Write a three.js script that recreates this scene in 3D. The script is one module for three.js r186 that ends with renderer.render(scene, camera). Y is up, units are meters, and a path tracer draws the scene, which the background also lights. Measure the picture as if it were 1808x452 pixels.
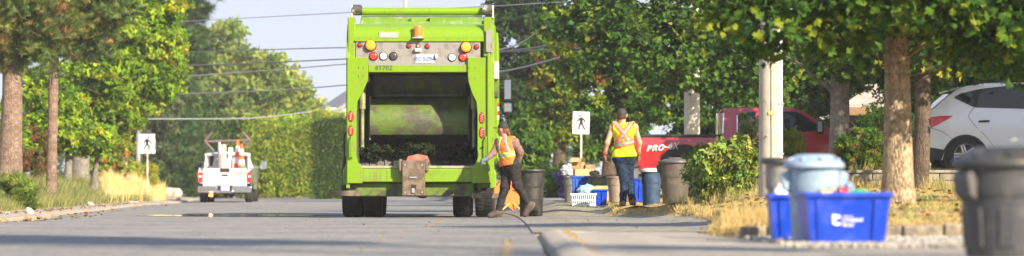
import * as THREE from 'three';
import { mergeGeometries } from 'three/addons/utils/BufferGeometryUtils.js';
import { RoundedBoxGeometry } from 'three/addons/geometries/RoundedBoxGeometry.js';
import { FontLoader } from 'three/addons/loaders/FontLoader.js';
import { TextGeometry } from 'three/addons/geometries/TextGeometry.js';

// ---------- camera, sky, sun, exposure ----------
const V3 = THREE.Vector3;
const scene = new THREE.Scene();
const F = 5300, EYE = 0.35, HY = 347, CX = 904;            // focal length in photo pixels, eye height, horizon row, centre column
const camera = new THREE.PerspectiveCamera(2 * Math.atan(226 / F) * 180 / Math.PI, 4, 0.5, 2000);
camera.position.set(0, EYE, 0);
camera.lookAt(0, EYE + 121, -F);
camera.focus = 50;
camera.userData.fStop = 2.0;
scene.add(camera);
const renderer = new THREE.WebGLRenderer({ antialias: true });
renderer.toneMapping = THREE.LinearToneMapping;
renderer.toneMappingExposure = 2.75;
renderer.shadowMap.enabled = true;
const AZ = 40 * Math.PI / 180, EL = 29 * Math.PI / 180;
const sunDir = new V3(Math.sin(AZ) * Math.cos(EL), Math.sin(EL), Math.cos(AZ) * Math.cos(EL));
const sun = new THREE.DirectionalLight(new THREE.Color().setRGB(1, 0.855, 0.64), 4.6);
sun.position.copy(sunDir).multiplyScalar(120).add(new V3(0, 0, -45));
sun.target.position.set(0, 0, -45);
sun.castShadow = true;
sun.shadow.mapSize.set(4096, 4096);
Object.assign(sun.shadow.camera, { left: -60, right: 60, top: 60, bottom: -60, near: 1, far: 320 });
scene.add(sun, sun.target);

// ---------- seeded randomness and tiling noise ----------
let seed = 7;
const rnd = () => { seed |= 0; seed = seed + 0x6D2B79F5 | 0; let t = Math.imul(seed ^ seed >>> 15, 1 | seed); t = t + Math.imul(t ^ t >>> 7, 61 | t) ^ t; return ((t ^ t >>> 14) >>> 0) / 4294967296; };
const rr = (a, b) => a + (b - a) * rnd();
const gs = () => (rnd() + rnd() + rnd() - 1.5) * 1.15;
const hash = (x, y, s) => { let h = Math.imul(x, 374761393) + Math.imul(y, 668265263) + Math.imul(s, 1274126177); h = Math.imul(h ^ h >>> 13, 1274126177); return ((h ^ h >>> 16) >>> 0) / 4294967296; };
const mod = (a, n) => ((a % n) + n) % n;
function vnoise(x, y, per, s) {
  const xi = Math.floor(x), yi = Math.floor(y); let fx = x - xi, fy = y - yi; fx = fx * fx * (3 - 2 * fx); fy = fy * fy * (3 - 2 * fy);
  const q = (i, j) => hash(mod(i, per), mod(j, per), s);
  return (q(xi, yi) * (1 - fx) + q(xi + 1, yi) * fx) * (1 - fy) + (q(xi, yi + 1) * (1 - fx) + q(xi + 1, yi + 1) * fx) * fy;
}
function vn2(x, y, px, py, s) { const xi = Math.floor(x), yi = Math.floor(y); let fx = x - xi, fy = y - yi; fx = fx * fx * (3 - 2 * fx); fy = fy * fy * (3 - 2 * fy); const q = (i, j) => hash(mod(i, px), mod(j, py), s); return (q(xi, yi) * (1 - fx) + q(xi + 1, yi) * fx) * (1 - fy) + (q(xi, yi + 1) * (1 - fx) + q(xi + 1, yi + 1) * fx) * fy; }
function fbm(u, v, per, oct, s) { let a = 0, w = 0.5, t = 0; for (let o = 0; o < oct; o++) { a += w * vnoise(u * per, v * per, per, s + o); t += w; w *= 0.55; per *= 2; } return a / t; }
const n3 = (x, y, z) => Math.sin(x * 2.1 + 1.3 * Math.sin(y * 1.7 + z)) * 0.5 + Math.sin(y * 2.7 + 1.1 * Math.sin(z * 2.3 + x * 1.1)) * 0.3 + Math.sin(z * 3.1 + 1.7 * Math.sin(x * 1.9 - y)) * 0.2;
const lerp = (a, b, t) => a + (b - a) * t, clamp = (x, a = 0, b = 1) => Math.min(b, Math.max(a, x));
const sm = (a, b, x) => { const t = clamp((x - a) / (b - a)); return t * t * (3 - 2 * t); };
function curve(pts) { return (x) => { if (x <= pts[0][0]) return pts[0][1]; for (let i = 1; i < pts.length; i++) if (x <= pts[i][0]) { const [x0, y0] = pts[i - 1], [x1, y1] = pts[i]; return lerp(y0, y1, (x - x0) / (x1 - x0 || 1e-9)); } return pts[pts.length - 1][1]; }; }
function scurve(pts) { // smooth through points
  const n = pts.length, m = pts.map((p, i) => i === 0 ? (pts[1][1] - p[1]) / (pts[1][0] - p[0]) : i === n - 1 ? (p[1] - pts[n - 2][1]) / (p[0] - pts[n - 2][0]) : (pts[i + 1][1] - pts[i - 1][1]) / (pts[i + 1][0] - pts[i - 1][0]));
  return (x) => { if (x <= pts[0][0]) return pts[0][1]; if (x >= pts[n - 1][0]) return pts[n - 1][1]; let i = 1; while (x > pts[i][0]) i++; const [x0, y0] = pts[i - 1], [x1, y1] = pts[i], h = x1 - x0, t = (x - x0) / h, t2 = t * t, t3 = t2 * t; return (2 * t3 - 3 * t2 + 1) * y0 + (t3 - 2 * t2 + t) * h * m[i - 1] + (-2 * t3 + 3 * t2) * y1 + (t3 - t2) * h * m[i]; };
}

// ---------- sky (air and thin cloud) ----------
{
  const w = 512, h = 256, data = new Float32Array(w * h * 4);
  for (let j = 0; j < h; j++) for (let i = 0; i < w; i++) {
    const v = (j + 0.5) / h, u = (i + 0.5) / w, el = (v - 0.5) * Math.PI, az = (u - 0.5) * 2 * Math.PI;
    const y = Math.sin(el), d = new V3(Math.cos(el) * Math.cos(az), y, Math.cos(el) * Math.sin(az));
    const t = Math.pow(clamp(y), 0.5);
    const up = clamp(y, 0, 1);
    let c = [lerp(0.33, 0.13, t), lerp(0.345, 0.195, t), lerp(0.375, 0.34, t)];
    const k = 1 / (0.25 + up), cl = sm(0.45, 0.75, fbm(0.5 + d.x * k * 0.11, 0.5 + d.z * k * 0.11, 8, 5, 91));
    const a = cl * 0.45;
    c = [lerp(c[0], 0.43, a), lerp(c[1], 0.44, a), lerp(c[2], 0.47, a)];
    const g = Math.pow(clamp(d.dot(sunDir)), 14) * 0.5;
    c = [c[0] + g * 1, c[1] + g * 0.85, c[2] + g * 0.6];
    if (y < 0) c = [0.2, 0.2, 0.19];
    const o = (j * w + i) * 4; data[o] = c[0]; data[o + 1] = c[1]; data[o + 2] = c[2]; data[o + 3] = 1;
  }
  const tex = new THREE.DataTexture(data, w, h, THREE.RGBAFormat, THREE.FloatType);
  tex.mapping = THREE.EquirectangularReflectionMapping; tex.magFilter = tex.minFilter = THREE.LinearFilter; tex.needsUpdate = true;
  scene.background = tex; scene.environment = tex;
}
scene.fog = new THREE.FogExp2(new THREE.Color().setRGB(0.88, 0.9, 0.93), 0.0004);

// ---------- geometry helpers ----------
const used = {};
function numbered(n) { const k = used[n] = (used[n] ?? -1) + 1; return k ? n + '_' + String(k).padStart(3, '0') : n; }
function boxUV(g) {
  const p = g.attributes.position, n = g.attributes.normal, uv = new Float32Array(p.count * 2);
  for (let i = 0; i < p.count; i++) {
    const ax = Math.abs(n.getX(i)), ay = Math.abs(n.getY(i)), az = Math.abs(n.getZ(i));
    if (az >= ax && az >= ay) { uv[i * 2] = p.getX(i); uv[i * 2 + 1] = p.getY(i); }
    else if (ax >= ay) { uv[i * 2] = p.getZ(i); uv[i * 2 + 1] = p.getY(i); }
    else { uv[i * 2] = p.getX(i); uv[i * 2 + 1] = p.getZ(i); }
  }
  g.setAttribute('uv', new THREE.BufferAttribute(uv, 2));
}
function prep(list, keepUV) {
  list = (Array.isArray(list) ? list : [list]).map((g) => {
    if (!g.attributes.normal) g.computeVertexNormals();
    const q = g.index ? g.toNonIndexed() : g.clone();
    for (const k of Object.keys(q.attributes)) if (!['position', 'normal', 'uv'].includes(k)) q.deleteAttribute(k);
    if (keepUV && q.attributes.uv) return q;
    boxUV(q); return q;
  });
  const g = list.length > 1 ? mergeGeometries(list) : list[0];
  return g;
}
function mk(name, geos, material, parent, keepUV) {
  const m = new THREE.Mesh(prep(geos, keepUV), material);
  m.castShadow = m.receiveShadow = true;
  if (parent) { m.name = name; parent.add(m); } else { m.name = numbered(name); scene.add(m); }
  return m;
}
function sub(name, parent, pos = [0, 0, 0]) { const g = new THREE.Group(); g.name = name; g.position.set(...pos); parent.add(g); return g; }
function thing(name, label, category, pos = [0, 0, 0], turn = 0, group) {
  const o = new THREE.Group(); o.name = numbered(name); o.position.set(...(pos.isVector3 ? pos.toArray() : pos)); o.rotation.y = turn;
  o.userData = { label, category }; if (group) o.userData.group = group;
  scene.add(o); return o;
}
function tag(o, label, category, group) { o.userData = { label, category }; if (group) o.userData.group = group; return o; }
function structure(o) { o.userData.kind = 'structure'; return o; }
const E = new THREE.Euler();
function put(g, x = 0, y = 0, z = 0, rx = 0, ry = 0, rz = 0, s = 1) {
  const m = new THREE.Matrix4().compose(new V3(x, y, z), new THREE.Quaternion().setFromEuler(E.set(rx, ry, rz)), typeof s === 'number' ? new V3(s, s, s) : new V3(...s));
  return g.applyMatrix4(m);
}
const bx = (w, h, d, x = 0, y = 0, z = 0, r = 0.01, rx = 0, ry = 0, rz = 0) => put(r > 0 ? new RoundedBoxGeometry(w, h, d, 2, Math.min(r, w / 2.01, h / 2.01, d / 2.01)) : new THREE.BoxGeometry(w, h, d), x, y, z, rx, ry, rz);
// cylinder along an axis
const cy = (r0, r1, h, x = 0, y = 0, z = 0, axis = 'y', n = 20) => put(new THREE.CylinderGeometry(r1, r0, h, n), x, y, z, axis === 'z' ? Math.PI / 2 : 0, 0, axis === 'x' ? Math.PI / 2 : 0);
const tube = (pts, r, n = 8, seg) => new THREE.TubeGeometry(new THREE.CatmullRomCurve3(pts.map((p) => p.isVector3 ? p : new V3(...p)), false, 'catmullrom', 0.3), seg || pts.length * 4, r, n);
const bar = (a, b, r, n = 8, r2) => { a = new V3(...a); b = new V3(...b); const d = b.clone().sub(a), g = new THREE.CylinderGeometry(r2 ?? r, r, d.length(), n); g.applyQuaternion(new THREE.Quaternion().setFromUnitVectors(new V3(0, 1, 0), d.normalize())); const m = a.add(b).multiplyScalar(0.5); return g.translate(m.x, m.y, m.z); };
const lathe = (pts, n = 40) => new THREE.LatheGeometry(pts.map((p) => new THREE.Vector2(...p)), n);
function poly(pts, depth, bevel = 0.006, holes = []) {
  const s = new THREE.Shape(pts.map((p) => new THREE.Vector2(...p)));
  for (const h of holes) s.holes.push(new THREE.Path(h.map((p) => new THREE.Vector2(...p))));
  return new THREE.ExtrudeGeometry(s, { depth, bevelEnabled: bevel > 0, bevelSize: bevel, bevelThickness: bevel, bevelOffset: -bevel, bevelSegments: 2 });
}
const ring = (cx, cyy, rx, ry, n = 14) => Array.from({ length: n }, (_, i) => [cx + rx * Math.cos(i / n * 2 * Math.PI), cyy + ry * Math.sin(i / n * 2 * Math.PI)]);
function grid(nu, nv, f) { // f(u,v) -> [x,y,z]; smooth normals
  const pos = [], idx = [];
  for (let i = 0; i <= nu; i++) for (let j = 0; j <= nv; j++) pos.push(...f(i / nu, j / nv));
  for (let i = 0; i < nu; i++) for (let j = 0; j < nv; j++) { const a = i * (nv + 1) + j, b = a + nv + 1; idx.push(a, b, a + 1, b, b + 1, a + 1); }
  const g = new THREE.BufferGeometry(); g.setAttribute('position', new THREE.Float32BufferAttribute(pos, 3)); g.setIndex(idx); g.computeVertexNormals(); return g;
}
// photo pixel + distance -> world point (the distance always comes from the ground or neighbour it touches)
const X = (px, d) => (px - CX) * d / F, Y = (py, d) => EYE + (HY - py) * d / F;
const P = (px, py, d) => new V3(X(px, d), Y(py, d), -d);

// ---------- materials ----------
const toS = (c) => Math.round(255 * clamp(c <= 0.0031308 ? c * 12.92 : 1.055 * Math.pow(c, 1 / 2.4) - 0.055));
function texture(size, fn, srgb = true, rep = 1) {
  const d = new Uint8Array(size * size * 4);
  for (let j = 0; j < size; j++) for (let i = 0; i < size; i++) { const c = fn(i / size, j / size), o = (j * size + i) * 4; for (let k = 0; k < 3; k++) d[o + k] = srgb ? toS(c[k]) : Math.round(255 * clamp(c[k])); d[o + 3] = 255; }
  const t = new THREE.DataTexture(d, size, size); t.wrapS = t.wrapT = THREE.RepeatWrapping; t.magFilter = THREE.LinearFilter; t.minFilter = THREE.LinearMipmapLinearFilter; t.generateMipmaps = true;
  if (srgb) t.colorSpace = THREE.SRGBColorSpace; t.repeat.set(rep, rep); t.needsUpdate = true; return t;
}
const mix3 = (a, b, t) => [lerp(a[0], b[0], t), lerp(a[1], b[1], t), lerp(a[2], b[2], t)];
const C = (r, g, b) => new THREE.Color().setRGB(r, g, b);
const M = (c, roughness = 0.6, metalness = 0, o = {}) => new THREE.MeshPhysicalMaterial({ color: Array.isArray(c) ? C(...c) : c, roughness, metalness, side: THREE.DoubleSide, ...o });
const bumpFine = texture(256, (u, v) => { const a = fbm(u, v, 32, 3, 5); return [a, a, a]; }, false, 1);
const bumpCoarse = texture(256, (u, v) => { const a = fbm(u, v, 6, 5, 15); return [a, a, a]; }, false, 1);
// two-tone blotchy colour: base with patches of dirt or wear
function blotch(a, b, per, lo, hi, s, rep, fine = 0.15, size = 256) {
  return texture(size, (u, v) => { const t = sm(lo, hi, fbm(u, v, per, 5, s)), f = 1 + (fbm(u, v, 64, 2, s + 40) - 0.5) * 2 * fine; const c = mix3(a, b, t); return [c[0] * f, c[1] * f, c[2] * f]; }, true, rep);
}
const MM = (map, roughness = 0.8, metalness = 0, o = {}) => M([1, 1, 1], roughness, metalness, { map, ...o });
const font = await new FontLoader().loadAsync('fonts/droid/droid_sans_bold.typeface.json');
function text(str, size, depth = 0.003, slant = 0) {
  const g = new TextGeometry(str, { font, size, depth, curveSegments: 4, bevelEnabled: false }); g.computeBoundingBox();
  const b = g.boundingBox; g.translate(-(b.min.x + b.max.x) / 2, -(b.min.y + b.max.y) / 2, 0);
  if (slant) g.applyMatrix4(new THREE.Matrix4().set(1, slant, 0, 0, 0, 1, 0, 0, 0, 0, 1, 0, 0, 0, 0, 1));
  return g;
}
const black = M([0.012, 0.012, 0.013], 0.55), rubber = M([0.018, 0.018, 0.019], 0.85), chrome = M([0.75, 0.76, 0.78], 0.2, 1), steel = M([0.42, 0.43, 0.45], 0.45, 0.8);
const glassDark = M([0.012, 0.016, 0.018], 0.05, 0, { ior: 1.5 });
const redLens = M([0.62, 0.012, 0.012], 0.25, 0, { clearcoat: 0.6 }), amberLens = M([0.95, 0.3, 0.01], 0.3, 0, { clearcoat: 0.4 }), whiteLens = M([0.75, 0.75, 0.76], 0.25);

// ---------- terrain ----------
const roadL = scurve([[-20, -7.2], [43, -7.4], [66, -9.4], [88, -10.9], [118, -12.7], [150, -15.2], [200, -22], [300, -40]]);
const roadR = scurve([[-20, 0.1], [52, 0.1], [80, -1], [120, -3.6], [200, -13], [300, -28]]);
const roadY0 = scurve([[-20, 0], [55, 0], [75, 0.03], [110, 0.2], [132, 0.36], [150, 0.3], [200, -0.7], [320, -4]]);
const roadY = (x, d) => roadY0(d) - sm(80, 125, d) * clamp((roadR(d) - x) * 0.012, 0, 0.2);
const shoulderY = scurve([[-20, 0], [48, 0.01], [52, 0.04], [54, 0.13], [56, 0.2], [60, 0.26], [70, 0.36], [100, 0.74], [130, 1.0], [200, 1.3], [320, 0]]);
const verge = scurve([[20, 1.75], [26, 1.76], [30, 2.1], [35, 2.45], [47, 2.45], [49, 2.1], [50.4, 1.75], [60, 1.75]]);   // where the verge begins
function G(x, d) {
  const xl = roadL(d), xr = roadR(d);
  if (x < xl) { // bank beyond the kerb strip
    const u = xl - x;
    return roadY(xl, d) + 0.05 + 0.5 * sm(0.62, 1.8, u) + 0.03 * u * sm(1, 4, u) * (u < 25 ? 1 : 25 / u) + 0.05 * n3(x * 1.3, d, 0) * sm(0.6, 1.5, u);
  }
  if (x <= xr) return roadY(x, d) - 0.05;
  const base = lerp(roadY(xr, d), shoulderY(d), sm(xr, xr + 0.9, x));
  if (d < 23) return base - 0.05 * (1 - sm(22.9, 23, d));
  let v = 0.11 * sm(verge(d) - 0.03, verge(d) + 0.09, x) * sm(23, 23.04, d) + 0.02 * n3(x * 3, d * 1.1, 2) * sm(1.8, 2.2, x);
  v += 0.40 * clamp((d - 23) / 25) * sm(1.9, 4.4, x) * (1 - sm(49, 54, d) * (1 - sm(50, 52, d) * (1 - sm(55.4, 56, d)) * sm(7, 7.5, x)) * (1 - sm(62, 75, d)));
  v += 0.24 * sm(48.3, 48.6, d) * sm(5.2, 5.6, x) * (1 - sm(55.5, 56.2, d));
  return base + v * (1 - sm(62, 90, d) * 0.3);
}
const at = (px, py, d) => { const p = P(px, py, d); return p; };
const ground = (px, d, dy = 0) => [X(px, d), G(X(px, d), d) + dy, -d];
// one sheet out to the horizon, its rows closer together near the place
{
  const ds = [-20], xs = [];
  for (let d = -10; d < 150; d += d < 20 ? 1.2 : d < 62 ? 0.4 : 1.6) ds.push(d);
  ds.push(22.98, 23.05, 48.28, 48.62); for (let d = 150; d < 1500; d *= 1.12) ds.push(d); ds.sort((a, b) => a - b);
  const us = [-1500, -700, -300, -150, -80, -50, -35, -25, -18]; for (let u = -14; u < 14; u += 0.16) us.push(u); us.push(15, 18, 25, 35, 60, 150, 300, 700, 1500);
  const pos = [], uv = [], idx = [], n = us.length;
  for (const d of ds) for (const u of us) {
    const x = u; let y = G(x, d);
    if (d > 300) y = lerp(y, 0, sm(300, 500, d)); if (Math.abs(x) > 60) y = lerp(y, 0.5, sm(60, 150, Math.abs(x)));
    pos.push(x, y, -d); uv.push(x, d);
  }
  for (let i = 0; i < ds.length - 1; i++) for (let j = 0; j < n - 1; j++) { const a = i * n + j, b = a + n; idx.push(a, a + 1, b, b, a + 1, b + 1); }
  const g = new THREE.BufferGeometry(); g.setAttribute('position', new THREE.Float32BufferAttribute(pos, 3)); g.setAttribute('uv', new THREE.Float32BufferAttribute(uv, 2)); g.setIndex(idx); g.computeVertexNormals();
  const map = texture(512, (u, v) => { const a = fbm(u, v, 8, 6, 3), b = fbm(u, v, 40, 3, 8); let c = mix3([0.27, 0.19, 0.09], [0.37, 0.275, 0.13], sm(0.35, 0.65, a)); c = mix3(c, [0.2, 0.2, 0.07], sm(0.5, 0.8, fbm(u, v, 10, 4, 77)) * 0.5); const f = 0.75 + b * 0.5; return [c[0] * f, c[1] * f, c[2] * f]; }, true, 0.13);
  structure(mk('ground', g, MM(map, 0.95, 0, { bumpMap: bumpFine, bumpScale: 0.01 }), null, true)).userData.label = 'dry grassy ground';
}
// road: aged light asphalt, fine aggregate, faint patches and tar
const asphaltMap = texture(1024, (u, v) => {
  const f = fbm(u, v, 220, 2, 21) * 0.6 + fbm(u, v, 84, 2, 25) * 0.4, a = fbm(u, v, 5, 5, 33), p = fbm(u, v, 14, 4, 44), tar = sm(0.018, 0.006, Math.abs(fbm(u, v, 4, 5, 61) - 0.5)) * sm(0.5, 0.62, fbm(u, v, 6, 2, 62));
  let k = 0.8 + (f - 0.5) * 1.5 + (a - 0.5) * 0.5 + (p - 0.5) * 0.3; k *= 1 - 0.45 * tar;
  const c = mix3([0.205, 0.203, 0.2], [0.235, 0.222, 0.2], sm(0.4, 0.7, p)); return [c[0] * k, c[1] * k, c[2] * k];
}, true, 0.22);
const asphalt = MM(asphaltMap, 0.92);
function strip(x0, x1, d0, d1, nd, nx, h, uvS = 1) {
  const g = grid(nd, nx, (u, v) => { const d = lerp(d0, d1, u), a = x0(d), b = x1(d), x = lerp(a, b, v); return [x, h(x, d, v), -d]; });
  const p = g.attributes.position, uv = new Float32Array(p.count * 2); for (let i = 0; i < p.count; i++) { uv[i * 2] = p.getX(i) * uvS; uv[i * 2 + 1] = -p.getZ(i) * uvS; } g.setAttribute('uv', new THREE.BufferAttribute(uv, 2)); return g;
}
structure(mk('road', strip(roadL, roadR, -15, 280, 420, 10, (x, d) => roadY(x, d)), asphalt, null, true)).userData.label = 'light grey asphalt road';
// worn asphalt shoulder that climbs along the road
const shoulderMap = blotch([0.15, 0.145, 0.135], [0.25, 0.22, 0.17], 10, 0.4, 0.65, 301, 0.4, 0.4, 512);
structure(mk('shoulder_path', strip((d) => roadR(d) - 0.02, (d) => d < 52 ? verge(d) : lerp(roadR(d) + 1.65, roadR(d) + 1.9, sm(55, 90, d)), 28.6, 140, 260, 14, (x, d) => G(x, d) + (x > roadR(d) + 0.001 ? 0.012 : 0.062)), MM(shoulderMap, 0.95), null, true)).userData.label = 'worn grey shoulder path';
// concrete pavement by the low kerb
const concreteMap = blotch([0.3, 0.268, 0.225], [0.21, 0.188, 0.16], 7, 0.45, 0.7, 401, 0.35, 0.3, 512);
const concrete = MM(concreteMap, 0.92, 0, { bumpMap: bumpFine, bumpScale: 0.003 });
{
  const slab = [];
  structure(mk('pavement', (() => { const g = new THREE.BufferGeometry(); return strip(() => 0.46, () => 14, -15, 22.95, 60, 30, (x, d) => 0.032 + 0.006 * n3(x, d * 0.5, 1)); })(), concrete, null, true)).userData.label = 'grey concrete pavement';
  structure(mk('driveway_apron', strip(() => 0.46, () => 1.74, 22.95, 28.9, 20, 8, (x, d) => lerp(0.032, 0.012, sm(23, 28.6, d)) + 0.006 * n3(x, d * 0.5, 1) * (1 - sm(27, 28.5, d))), concrete, null, true)).userData.label = 'grey driveway apron';
}
// low rounded kerb, in separate cast lengths, its end swept into the driveway
{
  const prof = [[-0.24, -0.03], [-0.235, 0.012], [-0.2, 0.03], [-0.12, 0.055], [-0.04, 0.055], [0, 0.034], [0.01, -0.03]];
  const cx = (d) => 0.47 + 0.9 * Math.pow(sm(26.2, 30.5, d), 1.6), drop = (d) => 1 - 0.85 * sm(26.8, 29.2, d);
  const kerb = new THREE.Group(); kerb.name = numbered('kerb'); scene.add(kerb); structure(kerb).userData.label = 'low rounded concrete kerb';
  for (let d = 3; d < 29.1; d += 2.61) {
    const d1 = Math.min(d + 2.6, 29.2), g = grid(14, prof.length - 1, (u, v) => { const dd = lerp(d + 0.012, d1, u), [a, b] = prof[Math.round(v * (prof.length - 1))]; return [cx(dd) + a, b > 0 ? b * drop(dd) : b, -dd]; });
    mk('kerb_stone', g, concrete, kerb);
  }
  // concrete strip on the far side of the road, piece by piece
  const k2 = new THREE.Group(); k2.name = numbered('kerb'); scene.add(k2); structure(k2).userData.label = 'pale concrete kerb strip below the grassy bank';
  const far = MM(blotch([0.34, 0.30, 0.25], [0.22, 0.19, 0.15], 6, 0.4, 0.7, 431, 0.5, 0.3), 0.92);
  for (let d = 30; d < 128; d += 3.02) {
    const g = grid(6, 5, (u, v) => { const dd = lerp(d, d + 3, u), x = roadL(dd); const q = [[0.01, -0.04], [0.005, 0.02], [-0.03, 0.045], [-0.3, 0.075], [-0.72, 0.1], [-0.75, -0.02]][Math.round(v * 5)]; return [x + q[0], roadY(x, dd) + q[1] + 0.01 * n3(dd * 2, x, 3), -dd]; });
    mk('kerb_stone', g, far, k2);
  }
}
// glossy sheets added on the dry road to imitate a heat mirage
{
  const mirageMat = M([0.03, 0.032, 0.03], 0.03, 0, { ior: 1.33 });
  const edge = (d, s) => 0.25 * n3(d * 0.9, s, 1) + 0.1 * n3(d * 3, s, 2);
  const g1 = grid(60, 6, (u, v) => { const d = lerp(52.4, 58.3, u), w = Math.sin(Math.PI * u) ** 0.5; const a = -6.9 - 0.1 * edge(d, 0) * 0, b = -3.2 + 1.5 * edge(d, 4); const c = (a + b) / 2, x = c + (v - 0.5) * (b - a) * w; return [x, roadY(x, d) + 0.005, -d]; });
  tag(mk('mirage_sheet', g1, mirageMat), 'wide glossy sheet added on the road as a heat mirage of the hedge', 'mirage_sheet');
  const g2 = grid(80, 4, (u, v) => { const d = lerp(38, 50.5, u), w = Math.sin(Math.PI * u) ** 0.4; const a = roadL(d) + 0.04, b = a + 0.3 + 0.6 * edge(d, 7) * 0.8 + 0.15; const x = lerp(a, lerp(a, b, w), v); return [x, roadY(x, d) + 0.005, -d]; });
  tag(mk('mirage_sheet', g2, mirageMat), 'narrow glossy strip added along the gutter as a heat mirage below the grassy bank', 'mirage_sheet');
}

// ---------- plants ----------
function triGeo(tris) { const g = new THREE.BufferGeometry(); g.setAttribute('position', new THREE.Float32BufferAttribute(tris.flat(2), 3)); g.computeVertexNormals(); const p = g.attributes.position, uv = new Float32Array(p.count * 2); for (let i = 0; i < p.count; i++) { uv[2 * i] = p.getX(i); uv[2 * i + 1] = p.getY(i); } g.setAttribute('uv', new THREE.BufferAttribute(uv, 2)); return g; }
// a five-lobed leaf of unit span, folded along its middle rib
function mapleLeaf() {
  const h = [[0, -0.5], [0.1, -0.22], [0.34, -0.3], [0.26, -0.1], [0.5, 0.02], [0.36, 0.1], [0.4, 0.3], [0.16, 0.2], [0.12, 0.34], [0, 0.55]];
  const pts = [...h, ...h.slice(1, -1).reverse().map(([x, y]) => [-x, y])].map(([x, y]) => [x, y, 0.28 * Math.abs(x) - 0.35 * Math.max(0, y) ** 2 - 0.2 * Math.max(0, -y) ** 2]);
  const c = [0, -0.02, 0], t = []; for (let i = 0; i < pts.length; i++) t.push([c, pts[i], pts[(i + 1) % pts.length]]); return triGeo(t);
}
// a twig of several simple leaves
function leafTwig(n, len, wid, spread, s) {
  const keep = seed; seed = s; const t = [];
  for (let i = 0; i < n; i++) {
    const a = rr(0, 6.28), o = new V3(gs(), gs() * 0.8, gs()).multiplyScalar(spread), dir = new V3(Math.cos(a), rr(-0.7, 0.5), Math.sin(a)).normalize(), side = new V3(-dir.z, rr(-0.6, 0.6), dir.x).normalize().multiplyScalar(wid / 2), l = len * rr(0.7, 1.2);
    const b = o.clone().addScaledVector(dir, l), m1 = o.clone().addScaledVector(dir, l * 0.45).add(side), m2 = o.clone().addScaledVector(dir, l * 0.45).sub(side), up = new V3(0, 0.12 * len, 0);
    m1.add(up); m2.add(up); t.push([o.toArray(), m1.toArray(), b.toArray()], [o.toArray(), b.toArray(), m2.toArray()]);
  }
  seed = keep; return triGeo(t);
}
function needleTuft(n, len, wid, s) {
  const keep = seed; seed = s; const t = [];
  for (let i = 0; i < n; i++) { const a = rr(0, 6.28), up = rr(-0.25, 1.1), dir = new V3(Math.cos(a), up, Math.sin(a)).normalize(), sd = new V3(-dir.z, 0.3, dir.x).normalize().multiplyScalar(wid / 2), b = dir.clone().multiplyScalar(len * rr(0.7, 1.1)), o = new V3(gs(), gs(), gs()).multiplyScalar(len * 0.15); t.push([o.clone().add(sd).toArray(), o.clone().sub(sd).toArray(), b.add(o).toArray()]); }
  seed = keep; return triGeo(t);
}
function grassTuft(n, h, spread, wid, lean, s) {
  const keep = seed; seed = s; const t = [];
  for (let i = 0; i < n; i++) {
    const a = rr(0, 6.28), o = new V3(gs() * spread, -0.02, gs() * spread), l = h * rr(0.5, 1.1), dx = Math.cos(a) * lean * l * rr(0.2, 1), dz = Math.sin(a) * lean * l * rr(0.2, 1), w = wid * rr(0.7, 1.3), b = rr(0, 6.28), sx = Math.cos(b) * w / 2, sz = Math.sin(b) * w / 2;
    const m = [o.x + dx * 0.4, o.y + l * 0.6, o.z + dz * 0.4];
    t.push([[o.x - sx, o.y, o.z - sz], [o.x + sx, o.y, o.z + sz], [m[0] + sx * 0.7, m[1], m[2] + sz * 0.7]], [[o.x - sx, o.y, o.z - sz], [m[0] + sx * 0.7, m[1], m[2] + sz * 0.7], [m[0] - sx * 0.7, m[1], m[2] - sz * 0.7]], [[m[0] - sx * 0.7, m[1], m[2] - sz * 0.7], [m[0] + sx * 0.7, m[1], m[2] + sz * 0.7], [o.x + dx, o.y + l, o.z + dz]]);
  }
  seed = keep; return triGeo(t);
}
const leafMat = M([1, 1, 1], 0.8, 0, { transmission: 0.46, thickness: 0, specularIntensity: 0.25 });
const glossLeaf = M([1, 1, 1], 0.55, 0, { transmission: 0.3, thickness: 0 });
const needleMat = M([1, 1, 1], 0.85), grassMat = M([1, 1, 1], 0.9, 0, { transmission: 0.25, thickness: 0 });
const MAPLE = mapleLeaf(), TWIG = leafTwig(7, 0.085, 0.05, 0.075, 11), TWIGBIG = leafTwig(9, 0.2, 0.14, 0.22, 12), TWIGMID = leafTwig(8, 0.13, 0.085, 0.13, 14), NEEDLE = needleTuft(34, 0.15, 0.012, 13), SMALL = leafTwig(8, 0.05, 0.028, 0.045, 17), SPRAY = leafTwig(7, 0.2, 0.06, 0.12, 19);
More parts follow.
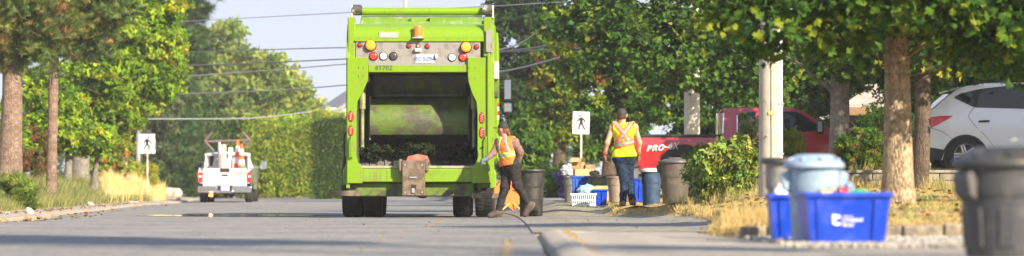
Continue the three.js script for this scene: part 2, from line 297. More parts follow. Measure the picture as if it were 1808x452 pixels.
// scatter leaves in clumps through ellipsoids; colours from a palette [linear rgb, weight]
function scatter(blobs, n, per, clumpR, size, palette, o = {}) {
  const tot = blobs.reduce((a, b) => a + b[3] * b[4] * b[5], 0), out = [];
  const pick = () => { let r = rnd() * palette.reduce((a, p) => a + p[1], 0); for (const p of palette) { r -= p[1]; if (r <= 0) return p[0]; } return palette[0][0]; };
  for (const b of blobs) {
    const k = Math.max(1, Math.round(n * (b[3] * b[4] * b[5]) / tot / per));
    for (let i = 0; i < k; i++) {
      let v; do v = new V3(rr(-1, 1), rr(-1, 1), rr(-1, 1)); while (v.lengthSq() > 1 || v.lengthSq() < 0.02);
      const l = v.length(), q = lerp(l, 1, o.shell ?? 0.45) / l; v.multiplyScalar(q);
      const wob = 1 + (o.wobble ?? 0.16) * n3(v.x * 3 + b[0], v.y * 3 + b[1], v.z * 3 + b[2]);
      const c = new V3(b[0] + v.x * b[3] * wob, b[1] + v.y * b[4] * wob, b[2] + v.z * b[5] * wob), col = pick(), out1 = v.clone().normalize(), rc = clumpR * rr(0.6, 1.4), m = Math.round(per * rr(0.5, 1.5));
      for (let j = 0; j < m; j++) {
        const p = new V3(c.x + gs() * rc, c.y + gs() * rc * (o.flat ?? 0.55), c.z + gs() * rc);
        if (o.keep && !o.keep(p)) continue;
        const f = rr(0.7, 1.3), cc = rnd() < 0.25 ? pick() : col;
        out.push({ p, n: out1, s: size * rr(0.7, 1.3), c: [cc[0] * f, cc[1] * f * rr(0.93, 1.07), cc[2] * f] });
      }
    }
  }
  return out;
}
const Q = new THREE.Quaternion(), Z = new V3(0, 0, 1);
function leafMatrix(l, o) {
  const up = o.up ?? 0.5, nn = new V3(l.n.x * (o.outw ?? 0.6) + rr(-1, 1), l.n.y * 0.4 + up + rr(-0.9, 0.9), l.n.z * (o.outw ?? 0.6) + rr(-1, 1)).normalize();
  const q = (o.upright ? new THREE.Quaternion().setFromEuler(new THREE.Euler(rr(-0.4, 0.4), rr(0, 6.28), rr(-0.4, 0.4))) : new THREE.Quaternion().setFromUnitVectors(Z, nn).multiply(Q.setFromAxisAngle(Z, rr(0, 6.28))));
  return new THREE.Matrix4().compose(l.p, q, new V3(l.s, l.s, l.s));
}
function cloud(name, leaves, geo, mat, parent, o = {}) {
  const im = new THREE.InstancedMesh(geo, mat, leaves.length), c = new THREE.Color();
  leaves.forEach((l, i) => { im.setMatrixAt(i, leafMatrix(l, o)); im.setColorAt(i, c.setRGB(...l.c)); });
  im.name = name; im.castShadow = im.receiveShadow = true; im.userData.kind = 'stuff'; if (parent) parent.add(im); else { im.name = numbered(name); scene.add(im); }
  return im;
}
function bark(a, b, s) { return MM(texture(256, (u, v) => { const g = fbm(u * 1, v * 1, 10, 4, s), f = fbm((u * 3) % 1, v, 24, 3, s + 5), w = sm(0.35, 0.7, f * 0.6 + g * 0.4); return mix3(a, b, w); }, true, 1.4), 0.95, 0, { bumpMap: texture(256, (u, v) => { const k = fbm((u * 4) % 1, v, 12, 4, s + 9); return [k, k, k]; }, false, 1.6), bumpScale: 0.02 }); }
const barkMaple = bark([0.17, 0.125, 0.08], [0.42, 0.33, 0.22], 501), barkPine = bark([0.13, 0.085, 0.065], [0.3, 0.215, 0.165], 521), barkGrey = bark([0.13, 0.115, 0.095], [0.27, 0.25, 0.22], 541), barkDark = bark([0.05, 0.036, 0.026], [0.12, 0.085, 0.06], 561);
function trunkGeo(pts, r0, r1, flare = 1.35, n = 18) { // tapered, slightly uneven
  const cv = new THREE.CatmullRomCurve3(pts.map((p) => new V3(...p))), seg = 26;
  return grid(seg, n, (u, v) => { const c = cv.getPoint(u), a = v * 2 * Math.PI, r = lerp(r0, r1, u) * (1 + (flare - 1) * Math.exp(-u * 14)) * (1 + 0.07 * n3(Math.cos(a) * 2 + u * 5, Math.sin(a) * 2, u * 8) + 0.03 * Math.sin(a * 5 + u * 9) * Math.exp(-u * 6)); return [c.x + Math.cos(a) * r, c.y, c.z - Math.sin(a) * r]; });
}
function tree(name, label, base, o) {
  const t = thing(name, label, o.category ?? 'tree', base, 0, o.group);
  const top = o.top ?? [0, o.h, 0], bend = o.bend ?? [0.05, 0];
  if (o.r) mk('trunk', trunkGeo([[0, -0.15, 0], [bend[0], top[1] * 0.35, bend[1]], [top[0] * 0.6 + bend[0] * 0.5, top[1] * 0.7, top[2] * 0.6], top], o.r, o.r * (o.taper ?? 0.4), o.flare ?? 1.3), o.bark ?? barkGrey, t);
  for (const l of o.limbs ?? []) mk('branch', trunkGeo(l[0], l[1], l[1] * 0.35, 1.2, 8), o.bark ?? barkGrey, t);
  const leaves = scatter(o.blobs, o.n, o.per ?? 26, o.clump ?? 0.25, o.size ?? 1, o.palette, o);
  let rest = leaves;
  for (let k = 0; k < (o.twigs ?? 0); k++) { const q = leaves[Math.floor(rnd() * leaves.length)].p, y0 = clamp(q.y - rr(0.1, 0.7), 1.2, top[1] * 0.8); mk('branch', trunkGeo([[top[0] * y0 / top[1], y0, top[2] * y0 / top[1]], [q.x * 0.45 + gs() * 0.1, lerp(y0, q.y, 0.6) + 0.1, q.z * 0.45], [q.x, q.y, q.z]], rr(0.012, 0.024), 0.005, 1, 5), o.bark ?? barkGrey, t); }
  if (o.singles) { // the leaves that show largest are parts of their own
    const camP = camera.position, w = leaves.map((l, i) => [l, i]).filter(([l]) => { const q = l.p.clone().add(t.position), py = HY - (q.y - EYE) * F / -q.z, px = CX + q.x * F / -q.z; return py > 5 && px > 900 && px < 1830; }).sort((a, b) => b[0].p.z - a[0].p.z).slice(0, o.singles);
    const skip = new Set(w.map((e) => e[1])), mats = [0, 1, 0, 1, 2, 0, 1, 2].map((k) => { const m = (o.mat ?? leafMat).clone(); m.color.setRGB(...o.palette[k % o.palette.length][0]); return m; });
    rest = leaves.filter((_, i) => !skip.has(i));
    w.forEach(([l], i) => { const m = new THREE.Mesh(o.geo, mats[i % 8]); m.name = 'leaf'; m.castShadow = m.receiveShadow = true; m.applyMatrix4(leafMatrix(l, o)); t.add(m); });
  }
  cloud('crown', rest, o.geo ?? TWIG, o.mat ?? leafMat, t, o);
  return t;
}
const G1 = [0.046, 0.122, 0.011], G2 = [0.09, 0.185, 0.013], G3 = [0.028, 0.078, 0.014], YG = [0.2, 0.265, 0.013], YL = [0.3, 0.27, 0.025], OR = [0.36, 0.17, 0.035], LIME = [0.13, 0.22, 0.02];

// -- maples over the verge
const maplePal = [[G1, 6], [G2, 5], [YG, 2.4], [YL, 0.6], [G3, 4]];
tree('maple_tree', 'maple with pale brown trunk growing from the dry grass verge behind the blue box', ground(1586, 32), {
  r: 0.155, h: 5.5, taper: 0.45, bark: barkMaple, flare: 1.45, bend: [-0.02, 0], top: [-0.05, 5.5, -0.2],
  limbs: [[[[0, 1.75, 0], [-0.5, 2.05, 0.2], [-1.1, 2.15, 0.2], [-1.8, 2.3, 0]], 0.05], [[[0, 2.1, 0], [0.7, 2.6, 0.3], [1.5, 2.8, 0.2]], 0.06], [[[0, 1.5, 0], [0.35, 1.75, 0.2], [0.8, 1.8, 0.4]], 0.03], [[[0, 2.4, 0], [-0.5, 3.4, -0.6], [-1, 4.2, -1]], 0.06]],
  blobs: [[-1.1, 2.1, 0.3, 1.0, 0.55, 1.0], [0.2, 2.25, 0.7, 1.1, 0.55, 1.0], [1.3, 2.0, 0.4, 0.95, 0.6, 1.0], [0.9, 2.7, -0.3, 1.5, 0.6, 1.2], [2.2, 2.3, -0.2, 0.9, 0.7, 1.0]],
  keep: (p) => p.y > 1.42 + 0.2 * n3(p.x * 3, p.z * 2, 1) - (p.x > 0.9 && p.x < 1.7 ? 0.35 : 0) && !(Math.abs(p.x) < 0.27 && p.y < 1.8 && p.z > 0.1),
  n: 15500, per: 24, clump: 0.26, size: 0.118, twigs: 40, geo: MAPLE, palette: maplePal, up: 0.9, singles: 260, shell: 0.3, group: undefined,
});
tree('maple_tree', 'maple with mottled grey trunk in front of the red pickup', ground(1478, 54), {
  r: 0.19, h: 5, taper: 0.6, bark: barkGrey, flare: 1.2,
  limbs: [[[[0, 1.7, 0], [-0.8, 2.3, 0.3], [-1.8, 2.7, 0.4]], 0.06], [[[0.02, 1.5, 0.1], [0.5, 1.75, 0.4], [0.9, 1.5, 0.5]], 0.03]],
  blobs: [[0.5, 2.5, 0.3, 1.0, 0.7, 0.9], [1.6, 2.5, 0.3, 1.1, 0.75, 1.0], [1.1, 3.2, -0.3, 1.4, 0.7, 1.2]],
  keep: (p) => p.y > 1.62 + 0.2 * n3(p.x * 2, p.z, 4) && !(Math.abs(p.x) < 0.25 && p.y < 1.9 && p.z > 0), n: 7500, per: 22, clump: 0.28, size: 0.14, geo: MAPLE, palette: [[G3, 5], [G1, 5], [G2, 3], [YG, 1.2]], up: 0.8, shell: 0.3,
});
tree('maple_tree', 'broad dark green maple spreading above the red pickup bed', ground(1357, 63), {
  r: 0.13, h: 6.5, taper: 0.4, bark: barkGrey,
  limbs: [[[[0, 2.2, 0], [-1.6, 3.0, 0.5], [-3.8, 3.5, 0.8]], 0.08], [[[0, 2.6, 0], [-1, 3.4, 0.3], [-2, 3.8, 0.2]], 0.07], [[[0, 3, 0], [-0.6, 4.2, -0.3], [-1.2, 5.2, -0.4]], 0.08]],
  blobs: [[-3.5, 3.25, 0.7, 1.35, 0.75, 1.2], [-2.3, 2.9, 0.9, 1.3, 0.85, 1.2], [-1.1, 2.8, 0.8, 1.3, 0.9, 1.1], [-2.2, 4.1, 0, 2.3, 1.2, 1.8], [-0.1, 3.1, 0.4, 1.1, 0.9, 1.2]],
  keep: (p) => p.y > 1.85 - 0.1 * (p.x + 1.6) * (p.x > -1.6 ? 1 : 3.4) + 0.25 * n3(p.x * 2, p.z, 7), n: 19000, per: 26, clump: 0.27, size: 0.125, twigs: 40, geo: MAPLE, palette: [[G1, 6], [G2, 5], [G3, 4], [YG, 1.6], [YL, 0.3]], up: 0.9, singles: 160, shell: 0.4,
});
tree('maple_tree', 'tree with dark bark and low leafy crown close to the white car', ground(1624, 44), {
  r: 0.125, h: 4.5, taper: 0.7, bark: barkDark, flare: 1.15,
  limbs: [[[[0, 1.7, 0], [0.8, 2.0, 0.2], [1.9, 2.1, 0.3]], 0.04], [[[0, 2.1, 0], [-0.7, 2.5, 0.3], [-1.5, 2.8, 0.3]], 0.04]],
  blobs: [[0.5, 2.0, 0.2, 1.0, 0.55, 0.8], [1.7, 2.1, 0.2, 1.1, 0.55, 0.9], [-0.3, 2.2, 0.2, 0.6, 0.5, 0.7], [1.1, 2.8, -0.2, 1.8, 0.7, 1.2]],
  keep: (p) => p.y > 1.5 + 0.16 * n3(p.x * 2.4, p.z, 11) + 0.12 * Math.max(0, p.x) && !(Math.abs(p.x) < 0.2 && p.y < 1.7 && p.z > 0), n: 6000, per: 22, clump: 0.26, size: 0.12, geo: MAPLE, palette: maplePal, up: 0.8, shell: 0.3,
});
// tree beside the pavement, mostly out of the picture: its hanging twigs show and its crown shades the road
tree('weeping_tree', 'tree with long drooping narrow leaves hanging over the dark grey bin', [5.6, 0.03, -13.6], {
  r: 0.13, h: 8.2, bark: barkGrey, top: [-0.3, 8.2, -0.2],
  limbs: [[[[0, 1.9, 0], [-1.2, 2.6, -0.9], [-2.4, 2.2, -2], [-2.75, 1.5, -2.3]], 0.035], [[[0, 3, 0], [-0.6, 5.5, -0.4], [-1.2, 7.2, -0.4]], 0.06], [[[0, 3, 0], [0.6, 5.5, 0.4], [0.9, 7, 0.5]], 0.06]],
  blobs: [[-2.8, 1.62, -2.4, 0.42, 0.5, 0.5], [-2.2, 2.1, -1.8, 0.6, 0.4, 0.6], [-0.6, 7.9, 0, 1.4, 1.3, 1.2], [0.3, 7.2, 0.3, 1.1, 1.0, 1.1], [-0.2, 9.2, 0, 1.4, 1.3, 1.3]],
  n: 6500, per: 24, clump: 0.25, size: 1, geo: SPRAY, palette: [[G2, 4], [G1, 3], [YG, 2]], up: 0.2,
});

// -- far side: pines, broadleaf trees and shrubs on the bank
const pinePal = [[[0.14, 0.2, 0.045], 6], [[0.22, 0.25, 0.06], 4], [[0.34, 0.21, 0.07], 1.3], [[0.09, 0.15, 0.045], 3]];
const pineLimbs = (r, y0, k) => Array.from({ length: k }, (_, i) => { const a = i * 2.4, y = y0 + i * 0.28; return [[[0, y, 0], [Math.cos(a) * r * 0.5, y + 0.1, Math.sin(a) * r * 0.5], [Math.cos(a) * r, y - 0.1, Math.sin(a) * r]], 0.028]; });
const blobsPx = (px0, py0, d, list) => { const b = new V3(...ground(px0, d)); return list.map(([px, py, rx, ry, dz = 0]) => { const p = P(px, py, d).sub(b), s = F / d; return [p.x, p.y, dz, rx / s, ry / s, Math.min(rx, ry * 1.2) / s * 0.9]; }); };
function farTree(name, label, px, d, list, n, pal, o = {}) { const b = ground(px, d), top = Math.max(...list.map((l) => Y(l[1] - l[3] * 0.5, d))) - b[1]; return tree(name, label, b, { r: o.r ?? 0.22, h: top, blobs: blobsPx(px, 0, d, list), n, per: 24, clump: o.clump ?? 0.5, geo: o.geo ?? TWIGBIG, size: o.size ?? 1, palette: pal, up: 0.6, shell: 0.6, bark: barkDark, wobble: 0.22, ...o }); }
tree('pine_tree', 'thick pine with scaly reddish brown trunk on the grassy bank', ground(17, 66), { r: 0.245, h: 8.5, taper: 0.55, bark: barkPine, top: [0.14, 8.5, 0], bend: [0.06, 0], limbs: pineLimbs(1.4, 2.5, 9), blobs: blobsPx(20, 0, 66, [[10, 70, 95, 55], [40, 20, 110, 70], [-50, 60, 80, 60], [75, 85, 50, 40], [30, -90, 120, 90]]), n: 11000, per: 30, clump: 0.28, geo: NEEDLE, size: 1.15, mat: needleMat, palette: pinePal, upright: true, shell: 0.3 });
tree('pine_tree', 'slender pine with straight pinkish grey trunk beside the thick pine', ground(90, 70), { r: 0.118, h: 8, taper: 0.85, bark: barkPine, top: [0.17, 8, 0], flare: 1.1, limbs: pineLimbs(1.2, 2.6, 9), blobs: blobsPx(90, 0, 70, [[120, 65, 70, 48], [150, 20, 65, 60], [85, 20, 60, 60], [165, 75, 34, 34], [110, -90, 90, 90]]), n: 9000, per: 30, clump: 0.26, geo: NEEDLE, size: 1.15, mat: needleMat, palette: pinePal, upright: true, shell: 0.3 });
const brightPal = [[[0.19, 0.33, 0.015], 6], [[0.3, 0.42, 0.02], 5], [[0.46, 0.47, 0.025], 1.6], [[0.1, 0.21, 0.015], 3.5], [[0.5, 0.3, 0.035], 0.15]];
farTree('broadleaf_tree', 'tall sunlit yellow green tree rising behind the pines', 141, 93, [[255, 60, 72, 70], [205, 130, 75, 70], [140, 185, 55, 55], [275, 125, 45, 55], [110, 150, 50, 50], [230, -30, 100, 70], [190, 205, 38, 40], [60, 190, 50, 60], [245, 185, 30, 35]], 19000, brightPal, { r: 0.29, bark: barkGrey, taper: 0.3, geo: TWIG, size: 1.5, clump: 0.26, shell: 0.5, flare: 1.1 });
farTree('broadleaf_tree', 'bushy yellow green tree with split grey trunk between the pine trunks', 118, 84, [[125, 235, 42, 32], [165, 240, 32, 30], [85, 235, 36, 32], [105, 200, 50, 40], [40, 250, 40, 40]], 6000, brightPal, { r: 0.12, bark: barkGrey, geo: TWIG, size: 1.3, clump: 0.22, shell: 0.5, limbs: [[[[0.7, -0.1, -0.4], [0.75, 0.5, -0.4], [0.9, 1.2, -0.2]], 0.12], [[[-0.7, -0.1, 0], [-0.65, 0.6, 0], [-0.4, 1.3, 0]], 0.1]] });
farTree('fir_tree', 'dark green fir showing feathery boughs against the pale sky', 312, 128, [[340, 20, 34, 16], [350, 70, 26, 10], [325, 50, 40, 14], [318, 100, 34, 20], [335, -20, 44, 20], [312, 160, 26, 30], [305, 230, 34, 40], [310, 300, 40, 44], [325, 110, 30, 12]], 6500, [[[0.05, 0.11, 0.03], 5], [[0.09, 0.16, 0.035], 4]], { r: 0.12, geo: NEEDLE, size: 2.2, mat: needleMat, upright: true, clump: 0.3 });
const shrub = (name, label, base, blobs, n, pal, o = {}) => tree(name, label, base, { category: o.category ?? 'shrub', blobs, n, palette: pal, per: o.per ?? 22, clump: o.clump ?? 0.12, geo: o.geo ?? SMALL, up: 0.5, shell: o.shell ?? 0.55, r: o.r ?? 0.025, h: o.h ?? 0.4, bark: barkDark, mat: o.mat, wobble: o.wobble ?? 0.2, upright: o.upright, limbs: o.limbs, flat: o.flat ?? 0.8, group: o.group, keep: o.keep });
shrub('shrub', 'rust tinted shrub tucked behind the thick pine trunk', ground(58, 76), [[0, 0.95, 0, 0.5, 0.55, 0.35], [0.2, 0.6, 0.2, 0.3, 0.4, 0.3]], 1300, [[[0.3, 0.12, 0.05], 3], [[0.14, 0.16, 0.03], 3], [[0.22, 0.1, 0.04], 2]]);
shrub('shrub', 'bright lime shrub with orange flecks next to the grey sign', ground(196, 101), [[0, 0.95, 0, 0.62, 0.8, 0.5], [-0.45, 0.5, 0.2, 0.5, 0.5, 0.4], [0.2, 1.6, 0, 0.45, 0.55, 0.4]], 2600, [[[0.2, 0.33, 0.02], 4], [[0.32, 0.4, 0.02], 4], [[0.45, 0.16, 0.03], 0.4], [YL, 2]], { geo: TWIG, clump: 0.17 });
shrub('shrub', 'rounded golden green shrub under the crossing sign with grey pole', ground(252, 110), [[0, 0.5, 0, 0.6, 0.55, 0.5], [-0.3, 0.35, 0.2, 0.4, 0.4, 0.35]], 2100, [[[0.42, 0.42, 0.02], 5], [[0.3, 0.36, 0.02], 4], [[0.5, 0.38, 0.03], 2]]);
shrub('shrub', 'feathery green broom shrub at the foot of the thick pine', ground(24, 57), [[0, 0.25, 0, 0.3, 0.28, 0.3], [-0.5, 0.25, 0, 0.35, 0.3, 0.3], [0.25, 0.15, 0.2, 0.22, 0.22, 0.2]], 1500, [[[0.16, 0.24, 0.03], 4], [[0.24, 0.28, 0.05], 3], [[0.1, 0.17, 0.03], 2]], { geo: NEEDLE, mat: needleMat, upright: true });
// cut trunk pieces on the bank
tag(mk('tree_stump', put(trunkGeo([[0, -0.2, 0], [0, 0.5, 0], [0.02, 1.25, 0]], 0.3, 0.27, 1.1), ...ground(139, 97)), barkGrey), 'stout weathered grey stump on the grassy bank', 'stump');
tag(mk('tree_stump', put(trunkGeo([[0, -0.2, 0], [0, 0.3, 0], [0.03, 0.85, 0]], 0.13, 0.12, 1.1), ...ground(68, 76)), barkDark), 'thin dark stump beside the slender pine', 'stump');

// -- distance: trees, hedges
const hazedFarPal = [[[0.2, 0.29, 0.05], 5], [[0.3, 0.36, 0.07], 4], [[0.11, 0.18, 0.04], 3], [[0.42, 0.44, 0.11], 1.5]], farDark = [[[0.045, 0.095, 0.022], 5], [[0.075, 0.145, 0.03], 5], [[0.15, 0.22, 0.04], 2.5]];  // the pale olive palette has distance haze lightened into the leaf colours
farTree('broadleaf_tree', 'tall olive tree with haze put into its leaf colour above the white pickup', 395, 172, [[395, 105, 42, 66], [385, 190, 60, 80], [432, 150, 45, 70], [360, 150, 32, 60], [390, 60, 16, 30]], 4200, hazedFarPal, { geo: TWIGMID, size: 1.9, clump: 0.55 });
farTree('broadleaf_tree', 'olive tree with sloping crown and haze put into its leaf colour beside the cedar hedge', 492, 165, [[470, 160, 36, 58], [505, 180, 38, 55], [480, 240, 60, 70], [532, 215, 30, 45], [448, 130, 26, 40]], 3800, hazedFarPal, { geo: TWIGMID, size: 1.9, clump: 0.5 });
farTree('broadleaf_tree', 'dark green tree mass behind the white pickup', 330, 138, [[330, 270, 60, 75], [300, 230, 40, 60], [385, 285, 60, 70], [345, 200, 35, 50]], 3800, farDark, { clump: 0.4, geo: TWIGMID, size: 1.4 });
farTree('broadleaf_tree', 'hazy grey green tree behind the grey pole', 262, 120, [[262, 230, 40, 60], [225, 210, 40, 60], [290, 190, 26, 40]], 2400, [[[0.11, 0.15, 0.06], 4], [[0.08, 0.12, 0.05], 4], [[0.2, 0.2, 0.06], 1]], { clump: 0.3, geo: TWIGMID });
const hedgePal = [[[0.28, 0.42, 0.03], 5], [[0.38, 0.48, 0.04], 4], [[0.15, 0.27, 0.02], 2], [[0.45, 0.45, 0.06], 1]];
function hedge(label, px0, px1, ytop, d, n, pal, o = {}) {
  const b = ground((px0 + px1) / 2, d), w = (px1 - px0) * d / F, h = Y(ytop, d) - b[1], dep = o.dep ?? 1.2, t = thing('cedar_hedge', label, 'hedge', b), out = [];
  for (let i = 0; i < n; i++) {
    const col = Math.floor(rnd() * Math.round(w / 0.75)), cx = -w / 2 + (col + 0.5) * 0.75, hc = h * (o.flat ? rr(0.985, 1.0) : 0.8 + 0.2 * hash(col, 3, 5)), y = Math.pow(rnd(), 0.8) * hc, taper = o.flat ? 1 : Math.pow(1 - clamp((y / hc - 0.55) / 0.47), 0.55), a = rr(0, 6.28), r = rr(0.75, 1.05) * taper;
    const x = o.flat ? rr(-w / 2, w / 2) : cx + Math.cos(a) * r * 0.5, z = o.flat ? (rnd() < 0.75 ? dep / 2 + gs() * 0.06 : rr(-dep / 2, dep / 2)) : Math.sin(a) * r * dep / 2, c = pal[Math.floor(rnd() * pal.length)][0], f = rr(0.7, 1.25);
    if (o.flat && z < dep * 0.4 && y < h * 0.93) continue;
    out.push({ p: new V3(x, y, z), n: new V3(Math.cos(a), 0.2, Math.sin(a)), s: rr(0.8, 1.3), c: [c[0] * f, c[1] * f, c[2] * f] });
  }
  for (let i = 0; i < Math.round(w / 0.75); i++) mk('trunk', cy(0.06, 0.03, h * 0.75, -w / 2 + (i + 0.5) * 0.75, h * 0.37, 0, 'y', 6), barkDark, t);
  cloud('foliage', out, SPRAY, leafMat, t, { upright: true }); return t;
}
hedge('loose sunlit yellow green cedar hedge beyond the white pickup', 432, 600, 196, 133, 9000, hedgePal, { dep: 1.6 });
hedge('clipped cedar hedge beside the lime truck with the shade of its flat face put into its greens', 562, 640, 212, 122, 6500, [[[0.075, 0.15, 0.02], 5], [[0.1, 0.18, 0.025], 4], [[0.15, 0.23, 0.03], 2]], { dep: 1.4, flat: true });  // greens darkened here: shade from the face angle is put into the colour
shrub('shrub', 'long lime shrub spilling over the top of the cedar hedges', ground(540, 140), blobsPx(540, 0, 140, [[500, 240, 40, 40], [548, 225, 44, 32], [590, 220, 30, 30], [520, 290, 60, 60]]), 2600, hedgePal, { geo: TWIGMID, clump: 0.35, r: 0.05, h: 2, category: 'shrub' });
// beyond the truck on the other side
farTree('broadleaf_tree', 'tall dark tree behind the truck mirror', 925, 104, [[925, 90, 60, 110], [900, 200, 45, 80], [960, 170, 50, 90], [930, 10, 60, 60]], 5200, [[G3, 5], [[0.04, 0.075, 0.03], 5], [G1, 2]], { clump: 0.35, geo: TWIGMID, size: 1.2 });
farTree('broadleaf_tree', 'tree with turning orange and yellow leaves behind the crossing sign', 985, 93, [[985, 165, 34, 45], [1010, 215, 30, 40], [955, 215, 28, 45], [1000, 110, 40, 40]], 3000, [[G2, 5], [YG, 5], [OR, 0.7], [YL, 1.4], [G1, 3]], { clump: 0.25, geo: TWIGMID });
farTree('broadleaf_tree', 'green tree standing over the heap of bins and boxes', 1075, 82, [[1075, 165, 60, 70], [1040, 235, 35, 50], [1110, 235, 40, 50], [1130, 150, 50, 60], [1060, 70, 80, 70]], 5200, [[G2, 5], [G1, 5], [YG, 2], [LIME, 1.5], [OR, 0.2]], { clump: 0.24, geo: TWIGMID });
farTree('broadleaf_tree', 'dense green tree behind the red pickup cab', 1270, 74, [[1190, 200, 50, 50], [1270, 190, 60, 60], [1330, 200, 50, 60], [1230, 110, 90, 60]], 4600, [[G2, 5], [G1, 6], [YG, 1.5], [G3, 2]], { clump: 0.22, geo: TWIG, size: 1.4 });
farTree('broadleaf_tree', 'dim green tree between the red pickup and the white car', 1425, 70, [[1390, 150, 60, 60], [1470, 110, 90, 50], [1440, 195, 36, 40], [1390, 220, 40, 40]], 5000, [[G1, 5], [G3, 4], [YG, 2], [LIME, 1]], { clump: 0.24, geo: TWIG, size: 1.4 });
farTree('broadleaf_tree', 'deep green tree behind the white car roof', 1700, 68, [[1620, 110, 60, 60], [1680, 130, 70, 80], [1780, 110, 90, 70], [1860, 150, 70, 90], [1600, 200, 34, 60]], 6500, [[G1, 5], [G3, 5], [G2, 2]], { clump: 0.24, geo: TWIG, size: 1.4 });
shrub('shrub', 'low green shrub beside the purple flowers', ground(992, 66), [[0, 0.28, 0, 0.26, 0.3, 0.26], [-0.1, 0.2, 0.1, 0.25, 0.22, 0.2]], 1000, [[G2, 4], [LIME, 3], [G1, 3]]);
shrub('flowering_plant', 'clump of purple flowers behind the stacked boxes', ground(996, 60), [[0, 0.55, 0, 0.16, 0.2, 0.16], [0.08, 0.3, 0.05, 0.14, 0.22, 0.14]], 420, [[[0.2, 0.13, 0.42], 6], [[0.3, 0.22, 0.5], 3], [G2, 2]], { category: 'flowers', clump: 0.07 });
farTree('broadleaf_tree', 'lime green leafy bush in deep shade beyond the truck mirror', 925, 88, [[925, 245, 22, 40], [950, 280, 26, 40], [905, 290, 26, 50], [935, 310, 40, 40]], 2200, [[G1, 5], [G2, 4], [LIME, 2]], { clump: 0.2, geo: TWIG, size: 1.5, r: 0.08 });
// trees further along both yards, past the picture's edges
farTree('broadleaf_tree', 'green garden tree past the white car bonnet', 2010, 66, [[1960, 160, 80, 90], [2060, 130, 90, 90], [2010, 230, 90, 60], [2000, 40, 110, 80]], 3600, [[G1, 5], [G2, 4], [YG, 1]], { clump: 0.35, geo: TWIGMID });
farTree('broadleaf_tree', 'broad green garden tree well beyond the white car', 2280, 74, [[2200, 170, 90, 90], [2300, 150, 100, 100], [2400, 190, 90, 90], [2270, 60, 130, 80]], 3600, [[G1, 5], [G2, 4], [YG, 1]], { clump: 0.4, geo: TWIGMID });
farTree('broadleaf_tree', 'yellow green tree farther along the bank than the pines', -120, 84, [[-110, 170, 80, 90], [-180, 110, 90, 90], [-60, 90, 70, 80], [-140, 250, 90, 50]], 3600, brightPal, { clump: 0.35, geo: TWIGMID });
farTree('broadleaf_tree', 'dark green tree at the far end of the grassy bank', -360, 88, [[-340, 170, 100, 100], [-430, 120, 90, 90], [-300, 70, 90, 80], [-360, 260, 100, 50]], 3400, farDark, { clump: 0.4, geo: TWIGMID });
// far wood: one mass on the skyline
{
  const bl = []; for (let px = -500; px < 2400; px += 60) { if (px > 330 && px < 640) continue; const d = rr(200, 230), p = P(px, rr(235, 265), d); bl.push([p.x, p.y, p.z, 2.4, 3.4, 2]); bl.push([p.x + 1, p.y - 3, p.z, 2.4, 2.4, 2]); }
  for (let px = 250; px < 660; px += 50) { const d = rr(200, 225), p = P(px, 300, d); bl.push([p.x, p.y, p.z, 2.2, 2.2, 2]); }
  cloud('far_wood', scatter(bl, 14000, 20, 0.6, 2, farDark, { shell: 0.6 }), TWIGMID, leafMat, null, { up: 0.6 }).userData = { kind: 'stuff', label: 'far line of dark green woodland', category: 'woodland' };
}
// verge shrubs in front of the pickup and round the pole
shrub('shrub', 'leafy yellow green shrub with glossy leaves at the foot of the pole', ground(1290, 45.5), [[0, 0.42, 0, 0.32, 0.36, 0.28], [-0.25, 0.36, 0, 0.26, 0.32, 0.26], [0.18, 0.62, -0.1, 0.22, 0.28, 0.2]], 2100, [[LIME, 4], [YG, 5], [[0.24, 0.25, 0.03], 3], [G2, 3]], { geo: TWIG, clump: 0.14, mat: glossLeaf });
shrub('shrub', 'darker rounded shrub behind the brown can', ground(1245, 48), [[0, 0.42, 0, 0.26, 0.42, 0.26], [0.12, 0.65, 0, 0.2, 0.2, 0.2]], 1500, [[G2, 5], [YG, 4], [G1, 3], [OR, 0.3]], { clump: 0.11 });
shrub('shrub', 'tall pale variegated shrub beside the pole', ground(1326, 47), [[0, 0.8, 0, 0.12, 0.32, 0.12], [-0.1, 0.55, 0.05, 0.12, 0.25, 0.12], [-0.04, 1.05, 0, 0.07, 0.18, 0.07]], 650, [[[0.3, 0.33, 0.15], 5], [[0.16, 0.22, 0.06], 4], [G2, 2]], { clump: 0.08, h: 0.8 });
shrub('shrub', 'upright golden green conifer shrub behind the pole', ground(1396, 46), [[0, 0.42, 0, 0.17, 0.4, 0.17], [0.02, 0.68, 0, 0.1, 0.2, 0.1]], 1500, [[[0.2, 0.26, 0.02], 5], [YL, 2], [LIME, 3]], { clump: 0.09, h: 0.7 });
shrub('shrub', 'clipped round boxwood shrub with pinkish tips above the low wall', ground(1524, 49.8), [[0, 0.36, 0, 0.4, 0.34, 0.38]], 3600, [[G2, 5], [YG, 3], [[0.3, 0.17, 0.07], 1.6], [G1, 4]], { clump: 0.06, shell: 0.8, wobble: 0.06 });
shrub('shrub', 'thin grey branched shrub between the trunks', ground(1552, 51.5), [[0, 1.15, 0, 0.28, 0.22, 0.2], [-0.25, 1.0, 0, 0.18, 0.14, 0.15]], 300, [[G1, 4], [G2, 3]], { r: 0.05, h: 1.1, limbs: [[[[0.02, 0.5, 0], [0.12, 0.9, 0], [0.16, 1.4, 0]], 0.03], [[[0, 0.6, 0], [-0.3, 0.85, 0], [-0.55, 1.12, 0]], 0.018]] });

